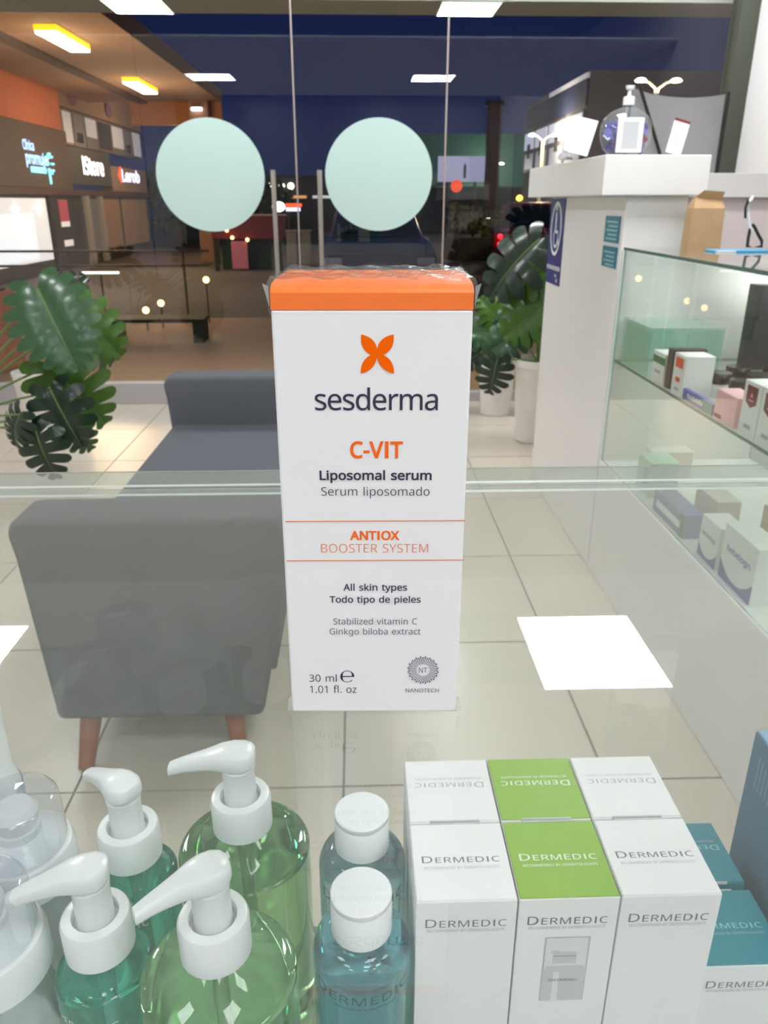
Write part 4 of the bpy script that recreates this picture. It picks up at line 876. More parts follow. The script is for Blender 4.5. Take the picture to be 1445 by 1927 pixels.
# clear green riser
rs = thing('glass_riser', 'square green tinted glass riser at the far end of the middle shelf', 'riser', (.782, 2.06, .7083))
tg = pane_mat('riser_glass', (224, 244, 237), 1.2, haze=.12)
for b, nm in (((0, .005, 0, .22, 0, .124), 'side_sheet'), ((.195, .200, 0, .22, 0, .124), 'side_sheet'), ((0, .20, .0, .22, .125, .130), 'top_sheet'), ((.006, .194, .212, .218, 0, .124), 'back_sheet')):
    G().box(*b).obj(nm, tg, rs, .0006, 1)
# lower shelf
ZL = .3853
lowg = 'boxed products at the bottom of the showcase'
product('pale green carton at the far end of the showcase bottom', .80, 1.98, .08, .10, .10, M('pale_green_card', (176, 206, 192), .5), z=ZL, group=lowg, panels=[(.1, .5, .2, .8, M('label_slate', (110, 136, 156), .4))])
product('small grey white carton under the middle shelf beside the pale green one', .86, 2.13, .12, .06, .085, M('grey_white_card', (206, 200, 200), .5), z=ZL, group=lowg, panels=[(.2, .6, .2, .4, maroon)])
product('low white and blue carton at the front edge of the showcase bottom', .786, 1.70, .05, .20, .060, M('faded_blue_card', (120, 132, 176), .5), z=ZL, group=lowg, panels=[(.1, .9, .3, .6, ink_white), (0, .12, 0, 1, green_ink)])
product('tan beige carton standing behind the low blue one', .86, 1.70, .06, .12, .095, M('beige_card', (206, 196, 186), .5), z=ZL, group=lowg)
product('white and green carton in the second row of the showcase bottom', .99, 1.62, .10, .08, .10, white_card, z=ZL, group=lowg, panels=[(.0, 1, .0, .3, green_ink)])
for lab, x, y, wy, h in (('white carton with a blue swoosh and purple lettering, smaller of the two', .79, 1.525, .095, .100), ('white carton with a blue swoosh and purple lettering, larger of the two', .79, 1.362, .145, .125)):
    q = product(lab, x, y, .06, wy, h, white_card, z=ZL, group=lowg)
    sw = [(0, 0), (wy, 0)]+[(wy*(1-i/12), h*(.10+.26*abs(1-2*(i/12))**2.2)) for i in range(13)]
    on_side('blue_swoosh', [sw], blue_ink, q, -.0004)
    text('brand_lettering', 'bebelogn', violet_blue, q, (-.0004, wy*.5, h*.56), (0, -1, 0), Z, wy*.72, h*.11, .03)
kb = thing('kraft_carton', 'open brown kraft carton at the right end of the showcase bottom', 'box', (.93, 1.36, ZL))
kraft = MATS['kraft_paper']
for b, nm in (((0, .006, 0, .26, 0, .12), 'side_panel'), ((.20, .206, 0, .26, 0, .15), 'side_panel'), ((.006, .20, 0, .006, 0, .12), 'end_panel'), ((.006, .20, .254, .26, 0, .12), 'end_panel'), ((.006, .20, .006, .254, 0, .005), 'bottom_panel')): G().box(*b).obj(nm, kraft, kb)

# ================================================================== plants
def monstera_mesh(name, mat, lobes=7, droop=.35, fold=.25, slit=.55):
    """one leaf: heart shaped blade cut into lobes, midrib along +y, unit length about 1"""
    g = G()
    def mid(s): return Vector((0, -.06+1.06*s, -droop*s*s))
    def half(s): return .56*(math.sin(PI*min(1, .12+.88*s)**.8)**.75)*(1 if s < .97 else .6)+.02
    nu = 7
    for sd in (-1, 1):
        for k in range(lobes):
            s0, s1 = k/lobes, (k+1)/lobes
            rows = []
            for rr in range(4):
                f = rr/3; row = []
                for iu in range(nu):
                    u = iu/(nu-1)
                    gap = 0 if u < 1-slit else .30*((u-(1-slit))/slit)**.7
                    taper_ = gap+(.10 if u > .95 else 0)
                    s = s0+(s1-s0)*(f*(1-2*taper_*.5)+taper_*.5)
                    ang = R(-62)+R(118)*s**.8          # lobes sweep back at the base, forward at the tip
                    d = Vector((math.cos(ang)*sd, math.sin(ang)*.75, 0))
                    h = half(s)*(1-.10*abs(2*f-1)**2*u)
                    p = mid(s)+d*h*u
                    p.z += fold*h*u*(1-u)*1.1-droop*.9*(h*u)**2-.02*math.cos(6*PI*f)*u*0+.022*abs(2*f-1)*min(1, u*2)*.9
                    row.append(tuple(p))
                rows.append(row)
            vs = [p for row in rows for p in row]; fs = []
            for a in range(3):
                for b in range(nu-1):
                    q = (a*nu+b, (a+1)*nu+b, (a+1)*nu+b+1, a*nu+b+1)
                    fs.append(q if sd < 0 else q[::-1])
            g.add(vs, fs, 0, True)
    rib = [tuple(mid(i/8)+Vector((0, 0, .006))) for i in range(9)]
    g.tube(rib, [.016*(1-.8*i/8) for i in range(9)], 6, 1)
    me = g.mesh(name, [mat, stem_green])
    bm = bmesh.new(); bm.from_mesh(me); bmesh.ops.remove_doubles(bm, verts=bm.verts, dist=.0015); bm.to_mesh(me); bm.free()
    return me
LM = {'g': monstera_mesh('leaf', leaf_green), 'd': monstera_mesh('leaf', leaf_dark, 6, .45, .3, .75), 'y': monstera_mesh('leaf', leaf_lime, 7, .3, .2, .65), 'f': monstera_mesh('leaf', leaf_green, 9, .18, .3, .30)}
def leaf(par, kind, at, toward, normal, size, root):
    """leaf base AT (local), blade running TOWARD, upper face NORMAL; stalk back to ROOT"""
    y = Vector(toward).normalized(); z = Vector(normal); z = (z-y*z.dot(y)).normalized(); x = y.cross(z)
    m = Matrix((x, y, z)).transposed().to_4x4(); m.translation = Vector(at)
    o = bpy.data.objects.new('leaf', LM[kind]); C.objects.link(o); o.parent = par
    o.matrix_local = m @ Matrix.Scale(size, 4)
    r0 = Vector(root); a = Vector(at); mm = (r0+a)/2+Vector((0, 0, .10*(a-r0).length))
    pts = [r0*(1-t)**2+mm*2*t*(1-t)+a*t*t for t in [i/8 for i in range(9)]]
    G().tube(pts, [.007-.003*i/8 for i in range(9)], 7).obj('stalk', stem_green, par)
def pot(par, r, h, mat=pot_white, x=0, y=0):
    G().lathe([(r*.78, 0), (r*.82, .004), (r*.97, h*.9), (r*1.03, h*.92), (r*1.03, h), (r*.95, h), (r*.93, h*.88)], 40, c=(x, y, 0), cap=(True, False)).obj('pot', mat, par)
    G().lathe([(r*.93, h*.86), (.001, h*.885)], 30, c=(x, y, 0), cap=(False, False)).obj('soil', soil, par)
pl = thing('potted_monstera', 'large split leaved plant at the left edge in front of the shop window', 'plant', (-1.78, 3.15, 0))
pot(pl, .15, .26)
fr = (.1, -1, .45)
RT = (0, 0, .24)
#      kind  base(local)            toward              normal        size
for k, at, to, no, sz in (('f', (.582, -.10, .831), (.124, -.10, -.258), (.12, -1, .45), .31), ('y', (.592, .15, .734), (.159, 0, -.142), (.2, -1, .5), .26), ('y', (.519, .05, .524), (.174, 0, -.226), (.1, -1, .5), .31), ('g', (.56, .22, .66), (.18, .1, -.2), (.2, -1, .4), .25),
                          ('d', (.575, -.12, .455), (.085, -.05, -.21), (.15, -1, .35), .23), ('d', (.50, -.15, .31), (.03, -.05, -.176), (-.1, -1, .2), .20), ('d', (.45, -.15, .376), (-.083, 0, -.119), (-.4, -1, .3), .16), ('d', (.481, .25, .744), (.118, 0, .118), (0, -1, .5), .18),
                          ('g', (.535, .05, .30), (.102, 0, -.142), (.2, -1, .3), .17), ('g', (.05, .1, .75), (-.5, .1, -.2), (-.1, -.9, .5), .30), ('y', (.10, -.2, .60), (.1, -.5, -.3), (0, -1, .6), .28)):
    leaf(pl, k, at, to, no, sz, RT)
for lab, x, y, r, h in (('small white tapered pot by the window behind the big plant, left one', -1.845, 4.35, .085, .275), ('small white tapered pot by the window behind the big plant, right one', -1.655, 4.42, .08, .27)):
    t = thing('small_planter', lab, 'pot', (x, y, 0), 0, 'small white pots by the window'); pot(t, r, h)
    for i in range(5): G().tube([(0, 0, h*.86), (.02*math.cos(i*1.3), .02*math.sin(i*1.3), h+.02), (.05*math.cos(i*1.3), .05*math.sin(i*1.3), h+.05)], .003, 6).obj('twig', stem_green, t)
pr = thing('potted_monstera', 'split leaved plant in a white pot behind the column stand', 'plant', (.905, 3.86, 0))
pot(pr, .112, .42)
RT = (0, 0, .40)
for k, at, to, no, sz in (('y', (.05, -.01, .855), (-.229, 0, -.036), (.1, -.8, .6), .26), ('y', (.025, -.06, .699), (-.222, 0, -.150), (0, -1, .5), .27), ('d', (-.06, -.06, .978), (-.278, 0, -.216), (.1, -.6, .8), .32), ('g', (-.098, .04, .53), (-.196, 0, -.10), (0, -1, .5), .20),
                          ('d', (-.217, -.06, .419), (-.043, 0, -.201), (-.2, -1, .3), .18), ('g', (.032, .09, .58), (-.246, 0, .028), (0, -1, .6), .24), ('g', (.18, .05, 1.02), (.7, .1, .2), (0, -.9, .5), .28), ('d', (.10, -.02, .80), (-.2, 0, .12), (0, -1, .4), .24)):
    leaf(pr, k, at, to, no, sz, RT)
p2 = thing('potted_plant', 'smaller plant in a round white pot left of the column stand', 'plant', (.80, 4.40, 0))
pot(p2, .105, .30)
RT = (0, 0, .27)
for k, at, to, no, sz in (('d', (-.06, -.03, .40), (-.5, -.1, -.35), (0, -1, .4), .18), ('g', (-.03, -.02, .46), (-.6, -.1, .1), (0, -1, .6), .20), ('y', (.02, 0, .50), (-.3, 0, .4), (0, -1, .5), .20)):
    leaf(p2, k, at, to, no, sz, RT)

# ================================================================== outside, beyond the glass (evening street)
GZ = -.15
asphalt = M('asphalt', (104, 98, 94), .85, noise=.3, nscale=6)
struct_('ground', G().box(-40, 40, 9.6, 80, GZ-.1, GZ-.012), asphalt, label='dark asphalt car park outside the shop window')
struct_('pavement', G().box(-14, 14, 4.76, 9.6, GZ-.1, GZ), M('tan_paving', (190, 146, 104), .7, noise=.2, nscale=4), label='tan pavement outside the shop window')
cnp = thing('entrance_canopy', 'grey soffit over the pavement outside the shop window with square lights', 'canopy', (0, 4.95, 2.14))
G().box(-3.6, 3.2, -.17, .172, 0, .16).obj('soffit', M('olive_soffit', (184, 184, 170), .8), cnp)
for xx, lab in ((-1.17, 'square white canopy light outside the window at the upper left'), (.63, 'square white canopy light outside the window at the upper middle')):
    t = thing('canopy_light', lab, 'light', (xx, 4.95, 2.1395), 0, 'square lights in the entrance canopy')
    G().box(-.155, .155, -.155, .168, -.004, 0).obj('diffuser', M('canopy_diffuser', (250, 252, 255), .5, emit=34), t)
    G().box(-.165, .165, -.165, -.1555, -.006, 0).box(-.165, -.1555, -.155, .168, -.006, 0).box(.1555, .165, -.155, .168, -.006, 0).obj('frame', white_plastic, t)

# ---- shop row on the left
terr = M('terracotta_render', (206, 120, 78), .8, noise=.2, nscale=2)
brownd = M('brown_fascia', (92, 76, 66), .7)
slate = M('slate_fascia', (74, 76, 74), .6)
taup = M('taupe_render', (150, 128, 110), .8)
sb = thing('shop_row', 'row of lit shops with brown fascia under a wide canopy across the car park', 'building', (-6, 18, GZ))
def yb(g, y0, y1, z0, z1, x0=-.3, x1=0): return g.box(x0, x1, y0-18, y1-18, z0-GZ, z1-GZ)
yb(G(), 9, 17.8, 2.5, 3.3).obj('upper_wall', terr, sb)
yb(G(), 17.8, 24.2, 2.98, 3.6).obj('upper_wall', taup, sb)
yb(G(), 9, 17.8, 1.40, 2.5, -.25, .06).obj('fascia', brownd, sb, .01, 1)
yb(G(), 17.8, 20.8, 1.50, 2.25, -.25, .02).obj('fascia', slate, sb, .01, 1)
yb(G(), 20.8, 24.2, 1.40, 1.98, -.25, .02).obj('fascia', taup, sb, .01, 1)
yb(G(), 9, 24.2, 1.28, 1.40, -.25, .055).obj('ledge', M('dark_red_ledge', (84, 52, 46), .6), sb)
wlit = M('lit_window', (196, 196, 200), .4, emit=.34); wdim = M('dim_window', (120, 120, 118), .4, emit=.12); wshade = M('dark_window', (84, 78, 74), .2)
ups = [(17.9, 18.5, 0), (18.55, 19.3, 1), (19.35, 20.2, 0), (20.25, 21.3, 2), (21.35, 22.4, 0), (22.45, 23.2, 1), (23.25, 24.1, 0)]
for i, (a, b, k) in enumerate(ups):
    f = yb(G(), a, b, 2.27, 2.95, -.12, -.02).obj('window', M('window_frame_grey', (120, 120, 122), .5), sb)
    g = yb(G(), a+.05, b-.05, 2.32+.1*(i % 3), 2.90, -.02, -.01); g.obj('pane', [wlit, wdim, wshade][k], f)
    if i % 2: yb(G(), a+.15, b-.2, 2.36, 2.55, -.02, -.004).obj('display', wshade, f)
for a, b, k in ((9.2, 16.4, 0), (16.6, 18.6, 2), (18.7, 19.6, 1), (19.7, 21.4, 3), (21.5, 24.1, 3)):
    f = yb(G(), a, b, GZ, 1.28, -.16, -.04).obj('shop_window', M('shop_frame', (70, 64, 60), .5), sb)
    yb(G(), a+.06, b-.06, GZ+.25, 1.22, -.04, -.025).obj('pane', [M('lit_shop', (222, 224, 228), .4, emit=.75), wdim, M('dim_shop', (70, 62, 58), .3, emit=.05), M('amber_shop', (150, 116, 84), .4, emit=.16)][k], f)
    if k == 0:
        yb(G(), 13.5, 15.6, GZ+.3, .95, -.025, -.015).obj('counter_display', M('lit_counter', (226, 234, 244), .4, emit=.95), f)
        for yy in (14.85, 15.95):
            g = G().lathe([(.05, 0), (.06, .02), (.05, .04)], 12, c=(-.0, yy-18, 1.02-GZ)); g.obj('spotlight', M('spot_white', (255, 255, 255), .4, emit=6), f)
    if k == 2:
        yb(G(), 17.0, 17.5, .78, 1.2, -.025, -.012).obj('red_poster', M('poster_red', (176, 74, 84), .5, emit=.35), f)
        yb(G(), 17.02, 17.5, .68, .78, -.025, -.012).obj('white_notice', M('lit_white', (230, 226, 224), .5, emit=.6), f)
        yb(G(), 17.05, 17.55, .30, .42, -.025, -.012).obj('white_notice', MATS['lit_white'], f)
for yy in (18.65, 19.65): yb(G(), yy-.12, yy+.12, GZ, 1.28, -.2, .06).obj('pilaster', M('pale_pilaster', (176, 168, 160), .7), sb)
# canopy over the shops
cp = thing('shop_canopy', 'wide brown canopy roof over the shop row at the upper left', 'canopy', (-4.5, 17, 3.2))
brn = M('brown_soffit', (150, 120, 100), .85, noise=.15, nscale=2)
G().box(-1.38, 1.55, -10, 2.4, 0, .25).obj('soffit', brn, cp)
G().box(-.25, -.05, -10, 2.2, -.05, -.001).obj('beam', M('soffit_beam', (84, 68, 60), .8), cp)
G().box(-.45, 1.55, 2.2, 2.35, -.46, -.001).obj('end_fascia', M('amber_render', (166, 112, 66), .8), cp)
G().box(.9, 1.3, 1.9, 2.15, -3.35, -.001).obj('column', M('brown_column', (140, 104, 84), .8), cp)
for lab, xx, y0, y1 in (('long yellow lit fluorescent fitting under the brown canopy, the nearer one', -3.83, 11.25, 12.55), ('yellow lit fluorescent fitting under the brown canopy, the farther one', -3.96, 15.6, 17.05)):
    t = thing('fluorescent_fitting', lab, 'light', (xx, (y0+y1)/2, 3.199), 0, 'yellow fittings under the brown canopy')
    d = (y1-y0)/2
    G().box(-.13, .13, -d, d, -.10, -.07).obj('tube_diffuser', M('warm_tube', (255, 244, 214), .5, emit=14), t)
    G().box(-.14, .14, -d-.01, d+.01, -.069, 0).obj('housing', M('yellow_housing', (255, 206, 40), .5, emit=1.6), t)
t = thing('round_downlight', 'small round white light on the far canopy column', 'light', (-3.42, 18.83, 3.02))
G().lathe([(.11, -.03), (.12, 0), (.11, .03)], 24, sy=.4).obj('lamp_glass', M('white_lamp', (255, 255, 250), .5, emit=7), t)
G().lathe([(.125, .031), (.125, .05)], 24, sy=.4).obj('lamp_rim', dark_metal, t)
# lit shop signs
glow_blue = M('sign_glow_blue', (150, 196, 255), .5, emit=2.2); glow_cyan = M('sign_glow_cyan', (130, 226, 240), .5, emit=1.8); glow_white = M('sign_glow_white', (255, 250, 252), .5, emit=2.6); glow_red = M('sign_glow_red', (255, 84, 44), .5, emit=1.8); glow_lav = M('sign_glow_lavender', (214, 214, 255), .5, emit=2.0)
def lit_sign(label, y, z, bits, fx=-5.938):
    t = thing('shop_sign', label, 'sign', (fx, y, z))
    for nm, s, mat, u, v, w_, cap, b in bits: text(nm, s, mat, t, (0, u, v), Y, Z, w_, cap, b, align='l', lift=0)
    return t
a = lit_sign('glowing blue and cyan clinic sign on the brown shop fascia', 15.42, 1.66, (('name_lettering', 'Clínica', glow_blue, 0, .38, .52, .15, .03), ('name_lettering', 'promujer', glow_blue, .05, .15, 1.15, .19, .03)))
G().box(0, .02, .2, .92, 0, .10).obj('underline_bar', glow_cyan, a)
g = G()
for i in range(8):
    aa = 2*PI*i/8; g.lathe([(.03, 0), (.04, .02), (.03, .04)], 8, c=(.045, 1.10+.13*math.cos(aa), .16+.17*math.sin(aa)))
g.box(0, .02, 1.07, 1.13, -.18, .1); g.obj('flower_emblem', glow_cyan, a)
a = lit_sign('glowing white shop sign on the slate fascia', 18.72, 1.74, (('name_lettering', 'iStore', glow_white, 0, 0, 1.5, .33, .035),), -5.978)
a = lit_sign('glowing lavender white shop sign with a red chevron', 21.7, 1.66, (('name_lettering', 'Lerob', glow_lav, 0, 0, 1.75, .25, .05),), -5.978)
G().prism([(-.32, .12), (-.1, .33), (-.06, .33), (-.06, -.05), (-.1, -.05)], .02, O=(.02, 0, 0), U=(0, 1, 0), V=(0, 0, 1)).obj('red_chevron', glow_red, a)
for yy, lab in ((18.6, 'faint violet round emblem on the upper shop wall, the nearer one'), (21.2, 'faint violet round emblem on the upper shop wall, the farther one')):
    o = G().lathe([(.24, 0), (.24, .03)], 28, T=Matrix.Translation((-5.995, yy, 3.22)) @ Matrix.Rotation(R(90), 4, 'Y'), sx=.7).obj('wall_emblem', M('violet_emblem', (126, 92, 128), .7)); tag(o, lab, 'emblem', 'violet emblems on the shop wall')

# ---- buildings on the right and behind
rb = thing('lit_office_building', 'pale building with lit upper windows beyond the car park at the right', 'building', (5.6, 24, GZ))
dkn = M('navy_fascia', (52, 60, 92), .6)
G().box(0, 4, -3.35, 3.8, 0, 4.2).obj('wall', M('mauve_grey_wall', (128, 120, 128), .85), rb)
G().box(-.06, -.001, -3.3, 3.75, 3.45, 4.05).obj('fascia', dkn, rb)
G().box(-.07, -.001, -3.3, .6, 4.06, 4.17).obj('fascia_light', M('pale_glow', (206, 206, 216), .5, emit=.35), rb)
for i, (a, b) in enumerate(((-3.25, -1.55), (-1.45, .35), (.45, 2.1), (2.2, 3.7))):
    f = G().box(-.07, -.001, a, b, 2.2, 3.38).obj('window', M('window_mauve', (110, 104, 112), .5), rb)
    G().box(-.085, -.0705, a+.06, b-.06, 2.85, 3.33).obj('pane', M('lit_pane_lavender', (206, 210, 232), .4, emit=.62), f)
    G().box(-.085, -.0705, a+.06, b-.3, 2.28, 2.72).obj('pane', M('lit_pane_grey', (170, 172, 186), .4, emit=.4), f)
    G().box(-.10, -.086, a+.5, a+.9, 2.6, 3.0).obj('silhouette', wshade, f)
gb = thing('green_canopy_building', 'dark green filling station canopy far across the street', 'building', (5.3, 34.5, GZ))
G().box(-3.6, 2.5, -.3, 2, 1.9, 3.85).obj('canopy_fascia', M('dark_green_panel', (36, 92, 82), .6, emit=.06), gb)
G().box(-3.2, -2.9, .2, .5, 0, 1.9).obj('column', M('dark_teal', (30, 62, 60), .6), gb)
G().box(1.6, 1.9, .2, .5, 0, 1.9).obj('column', MATS['dark_teal'], gb)
G().box(-3.6, 2.5, 2.2, 2.4, 0, 1.9).obj('back_wall', M('dark_wall', (40, 42, 48), .8), gb)
bb = thing('billboard', 'pale lavender lit billboard in front of the green canopy', 'billboard', (3.8, 30, GZ))
G().box(-.86, .86, 0, .1, 1.98, 2.82).obj('board', M('billboard_lavender', (188, 190, 226), .5, emit=.55), bb)
for x_ in (-.5, .5): G().tube([(x_, .15, 0), (x_, .15, 2.6)], .05, 8).obj('leg', dark_metal, bb)
G().prism([(.0, 2.1), (.1, 2.1), (.1, 2.5), (.05, 2.6), (0, 2.5)], .01, O=(.05, -.005, 0)).obj('printed_mark', M('billboard_ink', (96, 100, 150), .5, emit=.1), bb)
o = thing('round_red_sign', 'small glowing orange red sign below the lavender billboard', 'sign', (3.5, 29.0, GZ)); G().lathe([(.2, -.02), (.2, .02)], 20, T=Matrix.Translation((0, 0, 1.82)) @ Matrix.Rotation(R(90), 4, 'X')).obj('sign_face', M('red_orange_glow', (240, 80, 36), .5, emit=1.0), o)
G().tube([(0, .05, 0), (0, .05, 1.62)], .03, 8).obj('post', dark_metal, o)
o = thing('brown_post', 'thick brown trunk like post beside the billboard', 'post', (4.55, 28, GZ)); G().lathe([(.30, 0), (.26, .4), (.24, 2.4), (.25, 4.2)], 16).obj('shaft', M('trunk_brown', (84, 64, 58), .9, noise=.4, nscale=5), o)
G().lathe([(.34, 4.2), (.30, 4.35)], 16).obj('cap', M('trunk_cap', (60, 46, 44), .9), o)
def street_lamp(label, x, y, z, arm):
    t = thing('street_lamp', label, 'lamp', (x, y, GZ), 0, 'double headed street lamps')
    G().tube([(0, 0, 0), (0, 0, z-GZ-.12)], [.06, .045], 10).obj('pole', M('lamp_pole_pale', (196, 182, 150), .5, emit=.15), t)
    for sd in (-1, 1):
        G().tube([(0, 0, z-GZ-.14), (sd*arm*.5, 0, z-GZ-.02), (sd*arm, 0, z-GZ)], .02, 8).obj('arm', MATS['lamp_pole_pale'], t)
        h = G().lathe([(.001, -.035), (.09, -.02), (.11, 0), (.07, .035), (.001, .05)], 18, c=(sd*arm, -.03, z-GZ), cap=(False, False)).obj('lamp_head', M('lamp_glow', (255, 246, 220), .5, emit=9), t)
street_lamp('double headed street lamp above the fabric screen', 5.60, 16, 3.23, .33)
street_lamp('double headed street lamp in front of the lit office windows', 5.09, 23.0, 2.83, .31)
street_lamp('distant double headed street lamp beside the billboard', 5.30, 33, 2.55, .42)
o = thing('amber_lamp', 'small round amber light above the hedge', 'lamp', (4.74, 24, GZ)); G().lathe([(.001, -.09), (.08, -.05), (.10, 0), (.07, .06), (.001, .09)], 16, c=(0, 0, 1.41), cap=(False, False)).obj('lamp_globe', M('amber_glow', (255, 190, 70), .5, emit=4), o)
G().tube([(0, 0, 0), (0, 0, 1.33)], .025, 8).obj('post', dark_metal, o)
# hedge
random.seed(21); g = G()
for i in range(1500):
    x = random.uniform(-1.9, 1.9); a = random.uniform(0, PI); r = random.uniform(.6, 1)
    y = math.cos(a)*.5*r; z = .25+.55*abs(math.sin(a))*r+.12*math.sin(x*2.2)*r
    T = Matrix.Translation((x, y, max(.1, z))) @ Euler((random.uniform(0, 3), random.uniform(0, 3), random.uniform(0, 3))).to_matrix().to_4x4()
    g.add([(-.07, 0, 0), (0, -.04, .01), (.07, 0, 0), (0, .04, .01)], [(0, 1, 2, 3)], 0, False, T)
o = g.obj('hedge', M('hedge_leaf', (112, 118, 52), .7, noise=.5, nscale=3), None, loc=(4.15, 19.8, GZ+.42)); tag(o, 'clipped yellow green hedge beyond the red car', 'hedge', kind='stuff')
o = thing('hedge_planter', 'long dark planter wall under the hedge', 'planter', (4.15, 19.8, GZ)); G().box(-2, 2, -.35, .35, 0, .5).obj('planter_wall', M('dark_planter', (56, 50, 46), .8), o, .02, 1)

# dark trees beyond the shops
for lab, x, y, h in (('dark tree crown beyond the end of the shop row, left one', -5.5, 25.4, 2.5), ('dark tree crown beyond the end of the shop row, right one', -3.0, 25.6, 2.2)):
    t = thing('dark_tree', lab, 'tree', (x, y, GZ), 0, 'dark trees beyond the shops'); g = G()
    for i in range(700):
        v = Vector((random.gauss(0, 1), random.gauss(0, 1), random.gauss(0, 1))).normalized()*random.uniform(.55, 1)
        g.add([(-.12, 0, 0), (0, -.07, .02), (.12, 0, 0), (0, .07, .02)], [(0, 1, 2, 3)], 0, False, Matrix.Translation((v.x*1.1, v.y*.8, h*.58+v.z*h*.42)) @ Euler((random.uniform(0, 3), random.uniform(0, 3), random.uniform(0, 3))).to_matrix().to_4x4())
    tag(g.obj('foliage', M('night_foliage', (50, 72, 50), .7, noise=.5, nscale=2), t), kind='stuff')
    G().tube([(0, 0, 0), (.03, 0, h*.3), (0, 0, h*.6)], [.11, .09, .06], 8).obj('trunk', M('trunk_brown', (84, 64, 58), .9), t)
# ---- cars
def car(name, label, x, y, rz, paint, front=True, hgt=1.25):
    t = thing(name, label, 'car', (x, y, GZ-.012), rz)
    # length along local y (front at -y); side profile lofted over the width
    Lh, W = 1.75, .78
    prof = [(-Lh, .28), (-Lh-.02, .45), (-Lh+.06, .60), (-Lh+.30, .70), (-.65, .80), (Lh-.15, .80), (Lh, .70), (Lh+.02, .45), (Lh-.03, .26)]
    n = len(prof); g = G()
    cols = [(-W, .0), (-W*.93, .03), (-W*.5, .045), (W*.5, .045), (W*.93, .03), (W, .0)]
    vs = []
    for cx2, up_ in cols:
        for (yy, zz) in prof: vs.append((cx2, yy*(1-.02*abs(cx2/W)**3), zz+(up_ if .5 < zz else 0)))
    fs = []
    for a in range(len(cols)-1):
        for b in range(n):
            b2 = (b+1) % n; fs.append((a*n+b, (a+1)*n+b, (a+1)*n+b2, a*n+b2))
    fs += [tuple(range(n)), tuple(range(len(cols)*n-1, (len(cols)-1)*n-1, -1))]
    g.add(vs, fs, 0, True); g.obj('car_body', paint, t)
    cab = [(-.72, .80), (-.15, hgt-.02), (.1, hgt), (1.0, hgt-.02), (1.5, .82)]
    gl = M('car_glass', (16, 20, 26), .05, spec=.8)
    g = G(); m = len(cab); v1 = [(-W*.90 if zz < .9 else -W*.74, yy, zz) for yy, zz in cab]; v2 = [(-a, b, c) for a, b, c in v1]
    g.add(v1+v2, [tuple(range(m-1, -1, -1)), tuple(range(m, 2*m))]+[(i, i+1, i+1+m, i+m) for i in range(m-1)]+[(m-1, 0, m, 2*m-1)])
    g.obj('cabin', paint, t, .03, 2)
    def quad(nm, pts, mat): G().add(pts, [(0, 1, 2, 3)]).obj(nm, mat, t)
    quad('windshield', [(-W*.80, -.68, .865), (W*.80, -.68, .865), (W*.66, -.21, hgt-.055), (-W*.66, -.21, hgt-.055)], gl)
    quad('rear_window', [(W*.78, 1.485, .875), (-W*.78, 1.485, .875), (-W*.66, 1.10, hgt-.07), (W*.66, 1.10, hgt-.07)], gl)
    for sd in (-1, 1):
        p = [(sd*W*.885, -.45, .86), (sd*W*.885, 1.3, .86), (sd*W*.765, .98, hgt-.09), (sd*W*.765, -.10, hgt-.09)]
        quad('side_window', p if sd > 0 else p[::-1], gl)
        for yy in (-1.1, 1.15):
            w_ = G().lathe([(.14, -.085), (.26, -.08), (.285, -.05), (.285, .05), (.26, .08), (.14, .085)], 24, T=Matrix.Translation((sd*(W-.10), yy, .286)) @ Matrix.Rotation(R(90), 4, 'Y')).obj('wheel', M('tyre_rubber', (22, 22, 22), .8), t)
            G().lathe([(.15, .086), (.12, .095), (.03, .10)], 16, T=Matrix.Translation((sd*(W-.10), yy, .286)) @ Matrix.Rotation(R(90*sd), 4, 'Y')).obj('hub', steel, w_)
        G().box(sd*W*.82-.14, sd*W*.82+.10*1, -Lh-.02, -Lh+.16, .50, .60).obj('headlight', M('headlight_glass', (200, 206, 214), .1), t, .02, 2)
        G().box(sd*W*.84-.09, sd*W*.84+.09, Lh-.12, Lh+.015, .50, .74).obj('tail_light', M('tail_red', (190, 10, 20), .2), t, .02, 2)
        for z_ in ((.70, .56) if not front else ()):
            G().lathe([(.035, 0), (.045, .012), (.03, .02)], 14, T=Matrix.Translation((sd*W*.80, Lh+.02, z_)) @ Matrix.Rotation(R(-90), 4, 'X')).obj('brake_lamp', M('brake_glow', (255, 30, 50), .4, emit=5), t)
    G().box(-.38, .38, -Lh-.03, -Lh+.02, .34, .46).obj('grille', M('grille_black', (24, 24, 26), .3), t, .01, 1)
    G().box(-.2, .2, Lh, Lh+.03, .52, .62).obj('number_plate', white_plastic, t)
    return t
car('parked_car', 'dark blue car parked nose towards the shop behind the serum carton', .28, 12.9, R(2), M('car_paint_navy', (58, 72, 104), .18, spec=.7, coat=.6))
car('parked_car', 'dark red car with glowing tail lights parked by the hedge', 3.75, 17.3, R(168), M('car_paint_red', (104, 22, 34), .2, spec=.7, coat=.6), front=False, hgt=1.32)
